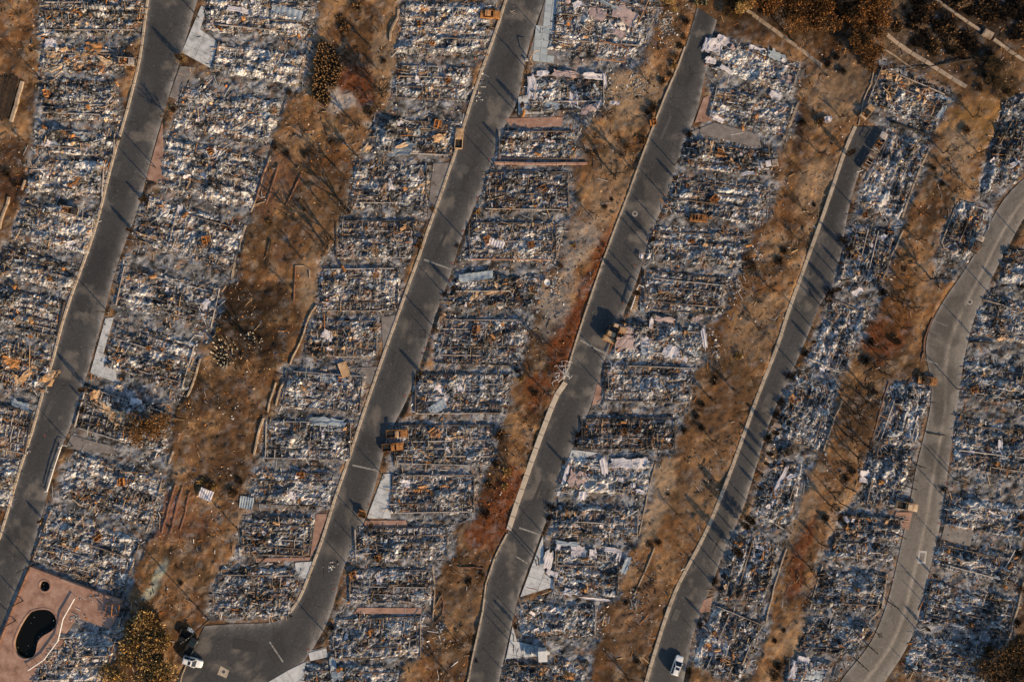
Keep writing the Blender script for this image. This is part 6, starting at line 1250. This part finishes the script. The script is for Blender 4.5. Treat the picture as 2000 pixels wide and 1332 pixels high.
def burned_car(px, py, ang, label, L=4.5, Wd=1.8, mat='rustbright', kind='car', rmat=None):
    root = empty('burned_' + kind); 
    prof = side_profile(L, kind)
    for s in (-1, 1):
        mb = MB(); y0 = s*Wd/2; y1 = s*(Wd/2-.09); n = len(prof)
        mb.v += [(x,y0,z) for x,z in prof] + [(x,y1,z) for x,z in prof]
        mb.f += [tuple(range(n)) if s < 0 else tuple(reversed(range(n))), tuple(range(n,2*n)) if s > 0 else tuple(reversed(range(n,2*n)))]
        mb.f += [(k,(k+1)%n,n+(k+1)%n,n+k) for k in range(n)]
        mb.build('side_panel', M[mat], root)
    mb = MB(); mb.box((0,0,.30), (L*.95, Wd*.9, .07)); mb.build('floor_pan', M['char'], root)
    def plate(x0, x1, w0, z, bow, nm, m):
        mb = MB(); rings = []
        for k in range(6):
            x = x0 + (x1-x0)*k/5; zz = z + bow*math.sin(k/5*math.pi) + random.uniform(-.025,.025)
            rings.append([(x, -w0/2, zz-.05), (x,-w0*.25,zz), (x,w0*.25,zz), (x,w0/2,zz-.05), (x,w0*.25,zz-.05), (x,-w0*.25,zz-.05)])
        mb.loft(rings); return mb.build(nm, m, root)
    plate(.17*L, L/2-.06, Wd*.92, .90, .03, 'hood', M[mat])
    for s in (1,-1):
        mb = MB(); mb.box((s*(L/2+.02),0,.52), (.14, Wd*.96, .2)); mb.build('bumper', M[mat], root)
    if kind == 'pickup':
        mb = MB(); mb.box((-.27*L,0,.62), (L*.44, Wd*.88, .05)); mb.build('cargo_bed', M['char'], root)
        mb = MB(); mb.box((-.045*L,0,.78), (.07, Wd*.9, .42)); mb.build('bed_wall', M[mat], root)
        mb = MB(); mb.box((-L/2+.05,0,.76), (.07, Wd*.9, .36)); mb.build('tailgate', M[mat], root)
        rx0, rx1 = -.06*L, .12*L
    else:
        plate(-L/2+.05, -.33*L, Wd*.9, .94, .02, 'boot_lid', M[mat]); rx0, rx1 = -.24*L, .06*L
        if kind == 'van': rx0, rx1 = -.44*L, .10*L
    zt = 1.42 if kind == 'car' else 1.68
    if rmat == 'open':
        for s in (-1,1):
            mb = MB(); mb.tube([(rx0,s*Wd*.39,zt),(rx1,s*Wd*.39,zt)], .06, 5); mb.build('roof_rail', M[mat], root)
        for x in (rx0, (rx0+rx1)/2, rx1):
            mb = MB(); mb.tube([(x,-Wd*.39,zt),(x,Wd*.39,zt)], .06, 5); mb.build('roof_bar', M[mat], root)
    else: plate(rx0, rx1, Wd*.80, zt, .05, 'roof', M[rmat or mat])
    for s in (-1,1):
        for xa, xb in ((.17*L, rx1), ((rx0+rx1)/2, (rx0+rx1)/2), (rx0-.05*L if kind != 'pickup' else rx0, rx0)):
            mb = MB(); mb.tube([(xa,s*Wd*.46,.88),(xb,s*Wd*.39,zt)], .05, 5); mb.build('pillar', M[mat], root)
    for sx in ((.02*L,-.20*L) if kind != 'pickup' else (.04*L,)):
        for s in (-1,1):
            mb = MB(); mb.box((sx, s*.38, .55), (.48,.46,.10)); mb.box((sx-.25, s*.38, .85), (.10,.46,.6)); mb.build('seat', M['rust'], root)
    mb = MB(); mb.box((.32*L,0,.6), (.6,.6,.4), taper=.8); mb.build('engine', M['steel'], root)
    wheels(root, L, Wd)
    place_thing(root, px, py, ang); tag(root, label, kind, 'burned-out vehicles'); return root
burned_car(250,124,3,'burned-out car shell beside crumpled tan sheets left of the leftmost road', mat='steel', rmat='open')
burned_car(957,31,2,'orange rusted car shell at the top left kerb of the second road', rmat='rust')
burned_car(897,272,-86,'pale burned pickup parked against the left kerb of second road', kind='pickup', mat='tan', L=4.8)
burned_car(1363,427,6,'orange rusted car shell in the ash right of the third road', L=4.0, rmat='open')
burned_car(776,846,-3,'upper of two rusted pickups side by side beside the second road', kind='pickup', mat='rustbright', L=5.0, rmat='tan')
burned_car(768,872,-6,'lower of two rusted pickups side by side beside the second road', kind='pickup', mat='rustbright', L=5.0)
burned_car(1716,279,-60,'upper burned van by the striped ruin at the fourth road head', kind='van', L=4.8, mat='steel', rmat='open')
burned_car(1694,316,-60,'lower burned car by the striped ruin beside the upper van', mat='steel', rmat='open')
burned_car(1768,987,10,'burned pickup with tan bonnet beside the curving road', kind='pickup', mat='tan', L=5.0)
burned_car(1808,743,8,'burned car with orange rear at the parking bay end', rmat='char')
burned_car(138,412,12,'grey burned car shell in white ash left of the leftmost road', mat='steel', L=4.2, rmat='open')
burned_car(1690,222,-50,'pale burned car front between the copper ruin and fourth road', mat='tan', L=3.8, rmat='char')
burned_car(1500,322,-10,'blackened car among white panels right of the third road', mat='steel', L=4.2, rmat='white')
burned_car(1905,478,-65,'dark burned car in the ruin beside the curving road', mat='steel', L=4.2)
burned_car(1540,880,-25,'crushed burned car shell at the fourth road edge', mat='steel', L=3.4, rmat='char')

def suv(px, py, ang, label):
    root = empty('parked_car'); L, Wd = 4.75, 1.88
    mb = MB(); rings = []
    for x, hw, zt in ((-2.36,.74,.80),(-2.28,.86,.98),(-1.9,.93,1.04),(-.6,.94,1.02),(.7,.94,1.0),(1.0,.93,.98),(1.8,.90,.90),(2.2,.82,.80),(2.37,.62,.66)):
        rings.append([(x,-hw*.95,.26),(x,-hw,.50),(x,-hw,zt*.82),(x,-hw*.90,zt),(x,-hw*.4,zt+.03),(x,hw*.4,zt+.03),(x,hw*.90,zt),(x,hw,zt*.82),(x,hw,.50),(x,hw*.95,.26)])
    mb.loft(rings); mb.build('body', M['carwhite'], root, False)
    # greenhouse: separate panes between white pillars
    bt = [(-2.18,.80),(1.02,.82)]; tp = [(-1.85,.66),(.18,.68)]; zb, zt = 1.02, 1.62
    def quad(nm, pts, mat, th=.02):
        mb = MB(); v = [Vector(p) for p in pts]; nrm = (v[1]-v[0]).cross(v[3]-v[0]).normalized()*th; mb.v = [tuple(p) for p in v] + [tuple(p-nrm) for p in v]
        mb.f = [(0,1,2,3),(7,6,5,4),(0,4,5,1),(1,5,6,2),(2,6,7,3),(3,7,4,0)]; return mb.build(nm, mat, root)
    quad('windscreen', [(1.02,-.78,zb),(1.02,.78,zb),(.20,.64,zt),(.20,-.64,zt)], M['glass'])
    quad('rear_window', [(-2.18,.76,zb),(-2.18,-.76,zb),(-1.87,-.62,zt),(-1.87,.62,zt)], M['glass'])
    for s in (-1,1):
        quad('side_window', [(-2.0,s*.87,zb),(-.62,s*.88,zb),(-.62,s*.70,zt-.02),(-1.78,s*.70,zt-.02)][::s], M['glass'])
        quad('side_window', [(-.52,s*.88,zb),(.86,s*.87,zb),(.16,s*.70,zt-.02),(-.52,s*.70,zt-.02)][::s], M['glass'])
        for xa, xb in ((1.03,.2),(-.57,-.57),(-2.17,-1.86)):
            mb = MB(); mb.tube([(xa,s*.85,zb-.03),(xb,s*.68,zt)], .055, 6); mb.build('pillar', M['carwhite'], root)
        mb = MB(); mb.box((.72,s*1.02,1.05), (.16,.2,.14), taper=.8); mb.build('wing_mirror', M['carwhite'], root)
        mb = MB(); mb.tube([(-1.7,s*.60,zt+.10),(0,s*.60,zt+.11)], .025, 6); mb.build('roof_rail', M['carblack'], root)
        mb = MB(); mb.box((2.22,s*.62,.72), (.2,.3,.12)); mb.build('headlight', M['lampclear'], root)
        mb = MB(); mb.box((-2.33,s*.70,.88), (.08,.2,.22)); mb.build('tail_light', M['lampred'], root)
    mb = MB(); mb.loft([[(x,-w_,zt-.02),(x,-w_*.9,z),(x,0,z+.03),(x,w_*.9,z),(x,w_,zt-.02)] for x, w_, z in ((-1.95,.64,zt),(-1.7,.70,zt+.04),(-.2,.71,zt+.05),(.22,.66,zt))]); mb.build('roof', M['carwhite'], root)
    mb = MB(); mb.box((-.38,0,zt+.085), (.62,.80,.02)); mb.build('sunroof', M['glass'], root)
    mb = MB(); mb.box((2.33,0,.45), (.12,1.5,.2)); mb.build('bumper', M['carblack'], root)
    wheels(root, L, Wd, .36, False)
    place_thing(root, px, py, ang, .03); tag(root, label, 'car', 'intact white cars'); return root
suv(1321,1296,-71,'white car with sunroof driving on the fourth road at the bottom edge')
suv(379,1289,17,'white car with dark windows parked at the bottom left asphalt')
# dark pickup and skip next to it
def dark_pickup(px, py, ang):
    root = empty('pickup_truck'); L, Wd = 4.2, 1.85
    for s in (-1,1):
        mb = MB(); mb.box((-.9,s*.88,.78), (2.3,.1,.5)); mb.build('bed_side', M['carblack'], root)
    mb = MB(); mb.box((-.9,0,.52), (2.3,1.7,.06)); mb.build('cargo_bed', M['char'], root)
    mb = MB(); mb.box((-2.02,0,.78), (.1,1.85,.5)); mb.build('tailgate', M['carblack'], root)
    mb = MB(); mb.loft([[(x,-.9,.3),(x,-.92,.9*z),(x,-.75,z),(x,.75,z),(x,.92,.9*z),(x,.9,.3)] for x, z in ((.28,1.0),(1.2,1.0),(2.0,.92),(2.12,.7))]); mb.build('body', M['carblack'], root)
    mb = MB(); mb.loft([[(x,-w_,z) if k == 0 else (x,w_,z) for k in (0,1)] + [(x2,w2,1.62),(x2,-w2,1.62)] for x,w_,z,x2,w2 in ((.3,.82,1.0,.38,.68),(1.25,.82,1.0,.85,.66))]); mb.build('cab', M['glass'], root)
    mb = MB(); mb.box((.62,0,1.64), (.55,1.35,.05)); mb.build('roof', M['carblack'], root)
    wheels(root, L, Wd, .36, False); place_thing(root, px, py, ang, .03); tag(root, 'dark pickup truck just above the parked white car', 'pickup')
dark_pickup(376,1259,-62)
r = empty('metal_skip')
for c, d in (((0,-.95,.5),(2.8,.08,1.0)),((0,.95,.5),(2.8,.08,1.0)),((-1.4,0,.5),(.08,1.9,1.0)),((1.4,0,.5),(.08,1.9,1.0)),((0,0,.06),(2.8,1.9,.08))):
    mb = MB(); mb.box(c, d); mb.build('skip_wall' if d[2] > .5 else 'skip_floor', M['char'], r)
place_thing(r, 366, 1236, 20); tag(r, 'dark open metal skip behind the dark pickup', 'skip')
o = add_sheet(None, 'crumpled_cover', 372, 1232, 14, 7, 40, 'bluesheet', 1.0); tag(o, 'crumpled pale sheet lying in the dark metal skip', 'sheet')

# ------------------------------------------------------------------ rusted appliances lying in the ruins
def stove_parts():
    mb = MB(); t = .04
    for c, d in (((0,-.33,.42),(.7,t,.84)),((0,.33,.42),(.7,t,.84)),((-.33,0,.42),(t,.62,.84)),((0,0,.04),(.66,.62,t)),((.1,0,.80),(.5,.62,t))): mb.box(c,d)
    d = MB(); d.box((.55,0,.12), (.62,.6,.04), Matrix.Rotation(.25,3,'Y')); r_ = MB()
    for k in range(4): r_.tube([(-.3,-.28+k*.18,.5),(.3,-.28+k*.18,.5)], .02, 4)
    return (('shell', mb.mesh('shell')), ('oven_door', d.mesh('oven_door')), ('rack', r_.mesh('rack')))
def tank_parts():
    mb = MB(); mb.loft([[(x, r_*math.cos(a), .32 + r_*math.sin(a)) for a in np.linspace(0,2*math.pi,14,endpoint=False)] for x, r_ in ((-.75,.12),(-.7,.25),(-.6,.31),(.6,.31),(.7,.25),(.75,.1))])
    f = MB(); f.tube([(.75,0,.32),(.95,0,.34),(1.0,.1,.5)], .05, 6)
    return (('tank', mb.mesh('tank')), ('flue', f.mesh('flue')))
def cab_parts():
    mb = MB(); t = .04
    for c, d in (((0,-.42,.25),(1.7,t,.5)),((0,.42,.25),(1.7,t,.5)),((-.83,0,.25),(t,.8,.5)),((.83,0,.25),(t,.8,.5)),((0,0,.03),(1.6,.8,t)),((.1,0,.25),(t,.8,.46))): mb.box(c,d)
    d = MB(); d.box((-.2,.75,.22), (1.5,.7,.04), Matrix.Rotation(.3,3,'X'))
    return (('shell', mb.mesh('cabinet')), ('fallen_door', d.mesh('door')))
APP = {'stove': stove_parts(), 'water_heater': tank_parts(), 'refrigerator': cab_parts()}
for ps in APP.values():
    for _, m in ps: m.materials.append(M['rustbright'])
APPW = {'stove': 'rusty orange stove shell', 'water_heater': 'rusty orange water tank', 'refrigerator': 'rusty open refrigerator shell'}
def row_of(px, py):
    best = None
    for r, hs in HOUSES.items():
        for i, h in enumerate(hs):
            cx = sum(q[0] for q in h[:4])/4; cy = sum(q[1] for q in h[:4])/4; d = ((px-cx)/1.7)**2 + (py-cy)**2
            if best is None or d < best[0]: best = (d, r, i)
    return best[1], best[2]
APPS = [(430,57),(410,296),(477,38),(363,420),(818,48),(873,158),(853,243),(1143,73),(1023,222),(1050,302),(1058,368),(1277,238),(1407,302),(1393,388),(62,626),(60,657),(298,540),(292,679),(683,662),(667,744),(592,757),(828,779),(850,845),(927,644),(927,662),(962,657),(1338,649),(1217,824),(1245,838),(1220,841),(193,1050),(587,926),(540,1020),(525,1041),(817,958),(867,948),(737,1090),(692,1121),(722,1235),(663,1305),(708,1005),(1445,1060),(1395,1235),(1400,1268),(1380,1263),(1057,1313),(1113,1320),(1143,1090),(1143,1151),(1160,1143),(1652,1030),(1675,1150),(1850,1076),(1970,1105),(1695,1013),(230,165),(90,183),(174,210),(88,250),(845,85),(790,370),(672,525),(735,535),(1035,480),(950,470),(985,555),(1450,250),(1365,312),(1460,480),(1350,470),(1900,760),(1945,905),(1905,985),(1960,1145),(1895,1218),(1755,800),(1720,940),(1690,420),(1545,780),(1470,1110),(1430,1280),(100,545),(30,560),(120,470),(400,470),(330,720),(240,940),(150,1070)]
kinds = list(APP); rs = random.Random(3)
for (x, y) in APPS:
    k = rs.choice(kinds); root = empty({'stove':'stove','water_heater':'water_heater','refrigerator':'refrigerator'}[k]); p = W(x, y, .3)
    root.location = p; root.rotation_euler = (rs.uniform(-.15,.15), rs.uniform(-.15,.15), rs.uniform(0,6.28)); s = rs.uniform(.75,1.15); root.scale = (s,s,s)
    for nm, me in APP[k]: link(nm, me, None, root)
    rr_, ii_ = row_of(x, y)
    later(root, APPW[k], f"in the {ordw(ii_)} ruin {ROWPLACE[rr_].replace(' of the',' of')}", y, k.replace('_',' '), 'rusted appliances')

# ------------------------------------------------------------------ single objects
o = add_sheet(None, 'corrugated_sheet', 403, 965, 26, 20, 20, 'white', .45, True); tag(o, 'white corrugated metal sheet lying on the brown slope', 'metal sheet')
o.location.z = G(403,965).z + .5
o = add_sheet(None, 'corrugated_sheet', 481, 982, 26, 24, 10, 'bluesheet', .45, True); tag(o, 'blue-grey corrugated metal sheet at the edge of a ruin', 'metal sheet'); o.location.z = .5
o = add_sheet(None, 'white_board', 1253, 500, 8, 9, 5, 'white', .6); tag(o, 'small square white board standing by the third road', 'board')
o = add_sheet(None, 'white_board', 1201, 201, 18, 7, 5, 'white', .5); tag(o, 'pale board lying by a bare tree on the slope', 'board')
o = add_sheet(None, 'white_bag', 1618, 233, 14, 12, 0, 'white', .6); tag(o, 'pale crumpled bag on dead branches above the fourth road', 'bag')
r = empty('satellite_dish', G(1068, 552))
mb = MB(); mb.loft([[(rr_*math.cos(a)*.9, rr_*math.sin(a), z) for a in np.linspace(0,2*math.pi,18,endpoint=False)] for rr_, z in ((.1,.5),(.5,.58),(.75,.72),(.78,.72),(.5,.54),(.1,.46))]); mb.build('dish', M['dish'], r, True)
mb = MB(); mb.tube([(0,0,0),(0,0,.5)], .05, 6); mb.build('mast', M['steel'], r); tag(r, 'round white satellite dish on the slope left of the third road', 'dish')
# ribbed awning frame
r = empty('awning_frame', G(1237, 580)); sp = [W(1256,562) , W(1247,557), W(1242,566), W(1239,580), W(1234,595), W(1230,606)]
mb = MB(); mb.tube([(p.x-r.location.x, p.y-r.location.y, 1.1) for p in sp], .13, 6); mb.build('spine', M['dish'], r)
for k in range(13):
    f = .35 + k/12*.65; q = f*(len(sp)-1); i = min(int(q), len(sp)-2); p = sp[i].lerp(sp[i+1], q-i); x = p.x-r.location.x; y = p.y-r.location.y; l = .4 + 1.3*k/12
    mb = MB(); mb.tube([(x,y,1.1),(x+l*.5,y-.05,.9),(x+l,y-.1,.3)], .06, 5); mb.build('rib', M['tan'], r)
tag(r, 'pale ribbed awning frame curling beside the third road', 'awning frame')
# tangled tube frame
r = empty('tangled_frame', G(1100, 728)); rs = random.Random(8)
for k in range(12):
    p = Vector((rs.uniform(-1.6,1.6), rs.uniform(-2,2), rs.uniform(.2,1.2))); q = [p]
    for j in range(4): q.append(q[-1] + Vector((rs.gauss(0,.7), rs.gauss(0,.9), rs.gauss(0,.25))))
    for v in q: v.z = max(.08, v.z)
    mb = MB(); mb.tube(q, .06, 5); mb.build('tube', M['dish'], r)
tag(r, 'tangled pale tube frame on the left kerb of third road', 'frame')
# bent pipe gate on the leftmost road
r = empty('pipe_gate', (W(105,915)).to_tuple()); 
for pts in ([(131,871,.9),(122,869,1.0),(118,876,1.0),(105,916,1.0),(92,960,.9)], [(120,872,.5),(104,918,.5),(91,960,.45)]):
    mb = MB(); mb.tube([tuple(W(x,y,z) - r.location) for x,y,z in pts], .09, 6); mb.build('rail', M['dish'], r)
for x, y in ((119,873),(105,916),(92,959)):
    mb = MB(); v = W(x,y) - r.location; mb.tube([(v.x,v.y,-.05),(v.x,v.y,1.0)], .07, 6); mb.build('post', M['dish'], r)
tag(r, 'long white pipe gate standing open on the leftmost road', 'gate')
# cabinets on the slab near the bottom
r = empty('storage_cabinet', W(1059,1274,.05)); mb = MB(); mb.box((0,0,1.0), (1.9,2.4,2.0), taper=.99); mb.build('body', M['white'], r)
mb = MB(); mb.box((0,0,2.05), (2.05,2.55,.1), taper=.96); mb.build('roof', M['dish'], r); mb = MB(); mb.box((-.5,-1.22,1.0), (.7,.05,1.7)); d_ = mb.build('door', M['bluesheet'], r); mb = MB(); mb.box((-.25,-1.27,1.0), (.05,.06,.2)); mb.build('handle', M['iron'], d_)
r.rotation_euler = (0,0,.05); tag(r, 'pale grey storage cabinet standing on the slab by third road', 'cabinet')
r = empty('metal_hopper', W(1036,1270,.05)); mb = MB(); mb.loft([[(rr_*math.cos(a), rr_*math.sin(a), z) for a in np.linspace(0,2*math.pi,16,endpoint=False)] for rr_, z in ((1.15,0),(1.2,.3),(1.0,.8),(.3,1.3),(.2,1.35))]); mb.build('cone', M['bluesheet'], r)
mb = MB(); mb.tube([(0,0,1.3),(0,0,1.6)], .22, 8); mb.build('neck', M['steel'], r); tag(r, 'grey conical metal drum beside the storage cabinet', 'drum')
# rusted shed boxes with standing walls by the third road
r = empty('rusted_shed', W(1200,658)); 
for c, d, a, nm in (((-.9,.6,.9),(2.2,1.3,1.8),-.45,'locker'),((-1.4,-.6,.8),(3.0,1.1,1.6),-.45,'locker'),((1.6,1.6,1.1),(1.6,1.4,2.2),-.2,'locker'),((.2,2.6,1.0),(1.2,.9,2.0),-.3,'locker')):
    mb = MB(); mb.box(c, d, Matrix.Rotation(a,3,'Z'), taper=.97); l_ = mb.build(nm, M['rustbright'], r)
    mb = MB(); mb.box((c[0],c[1],c[2]+d[2]/2+.03), (d[0]*.86,d[1]*.8,.05), Matrix.Rotation(a+.03,3,'Z')); mb.build('lid', M['tan'], l_)
mb = MB(); mb.box((.2,0,1.2), (.1,3.4,2.4), Matrix.Rotation(-.25,3,'Z')); mb.build('standing_wall', M['char'], r)
mb = MB(); mb.box((-.9,-2.6,.4), (.25,3.2,.2), Matrix.Rotation(-.4,3,'Z')); mb.build('fallen_beam', M['rust'], r)
tag(r, 'rusty orange lockers and wall fragment at the third road edge', 'shed')
r = empty('bent_post', W(1036,118,.05))
for pts, rad in (([(0,0,0),(.1,.2,1.4),(.9,1.2,2.2),(2.2,1.5,1.9)],.12), ([(0,0,0),(1.6,-1.0,.5)],.08), ([(-.2,.1,.9),(.7,-1.3,.3)],.07)):
    mb = MB(); mb.tube(pts, [rad]*(len(pts)-1)+[rad*.5], 6); mb.build('arm', M['tan'], r)
mb = MB(); mb.box((-.9,-.1,.3), (.45,.4,.6)); mb.build('meter_box', M['dish'], r); tag(r, 'bent tan post at the corner of the tiled driveway', 'post')
# burned deck at the left edge
r = empty('burned_deck', W(8,195)); 
for k in range(13):
    mb = MB(); v = W(-12 + k*3.4, 196 + k*-.4) - r.location; mb.box((v.x, v.y, .45 + random.uniform(-.05,.05)), (.32, 10.2 + random.uniform(-1.2,1.0), .07), Matrix.Rotation(-.25 + random.uniform(-.02,.02),3,'Z')); mb.build('plank', M['deckwood'], r)
for k in range(3):
    mb = MB(); v = W(6 + k*-6, 165 + k*30) - r.location; mb.box((v.x, v.y, .3), (6.2,.16,.2), Matrix.Rotation(-.25,3,'Z')); mb.build('deck_joist', M['char'], r)
tag(r, 'burned dark plank deck at the left edge', 'deck')
# utility poles with cross-arms
def upole(px, py, h, label):
    root = empty('utility_pole', G(px, py)); mb = MB(); mb.tube([(0,0,-.3),(0,0,h)], [.17,.11], 8); mb.build('pole', M['char'], root)
    for z in (h-.4, h-1.3):
        mb = MB(); mb.box((0,.14,z), (2.2,.1,.12), Matrix.Rotation(.6,3,'Z')); mb.build('cross_arm', M['char'], root)
    for s in (-1,-.45,.45,1):
        mb = MB(); mb.tube([(s*.82, s*.56+.14, h-.34),(s*.82, s*.56+.14, h-.12)], .045, 6); mb.build('insulator', M['dish'], root)
    tag(root, label, 'utility pole', 'utility poles')
upole(408,1209,12.0,'tall black utility pole behind the dark skip and white car')
upole(517,1090,11.0,'tall black utility pole beside the salmon strip left of second road')
# brick planter rows on the slope beside the upper ruins
for p, wd, ht, lab in [([(524,318),(512,350),(500,392)], .3, .3, 'left brick edging of the planter beds on the upper slope'), ([(545,322),(534,360),(520,400)], .3, .3, 'middle brick edging of the planter beds on the upper slope'), ([(590,340),(575,370),(560,402)], .25, .3, 'right edging of the planter beds on the upper slope'),
  ([(345,945),(332,985),(318,1040)], .3, .3, 'left brick step row below the terraced ruin'), ([(358,950),(346,990),(334,1040)], .35, .25, 'middle brick step row below the terraced ruin'), ([(372,960),(362,1000),(352,1036)], .3, .25, 'right brick step row below the terraced ruin')]:
    ribbon(p, wd, -.3, ht, M['brickred'], 'brick_edging', lab, 'edging', 'brick edgings', chunks=.9, rough=.05, drape=True)
for p, wd, ht, lab in [([(965,319),(1050,321),(1147,320)], .55, .5, 'long pinkish retaining wall between two ruins right of second road'), ([(920,507),(1000,507),(1078,508)], .3, .4, 'thin pinkish wall below white ruin right of the second road')]:
    ribbon(p, wd, -.3, ht, M['slab_pink'], 'garden_wall', lab, 'wall', 'low garden and terrace walls', chunks=2.2, rough=.04)
# manufactured frames of tubes standing in one ruin at the top
r = empty('steel_frame', W(1165,90))
for a, b in (((1170,82),(1160,118)),((1170,82),(1225,98)),((1225,98),(1218,125)),((1160,118),(1218,125)),((1265,5),(1240,60)),((1190,0),(1262,28)),((1200,92),(1193,122))):
    p = W(*a) - r.location; q = W(*b) - r.location; mb = MB(); mb.tube([(p.x,p.y,.9),(q.x,q.y,.9)], .09, 5); mb.build('bar', M['rust'], r)
for a in ((1170,82),(1160,118),(1225,98),(1218,125),(1265,5),(1240,60),(1190,0),(1262,28)):
    p = W(*a) - r.location; mb = MB(); mb.tube([(p.x,p.y,0),(p.x,p.y,.95)], .08, 5); mb.build('leg', M['rust'], r)
tag(r, 'rusted steel bar frame in the topmost ruin right of second road', 'frame')

# ------------------------------------------------------------------ labels that count along a row
from collections import defaultdict
grp = defaultdict(list)
for o, look, place, py in PENDING: grp[(look, place)].append((py, o))
for (look, place), lst in grp.items():
    lst.sort(key=lambda t: t[0])
    for i, (_, o) in enumerate(lst):
        o['label'] = f"{look} {place}" if len(lst) == 1 else f"{look}, {ordw(i)} from the top {place}"
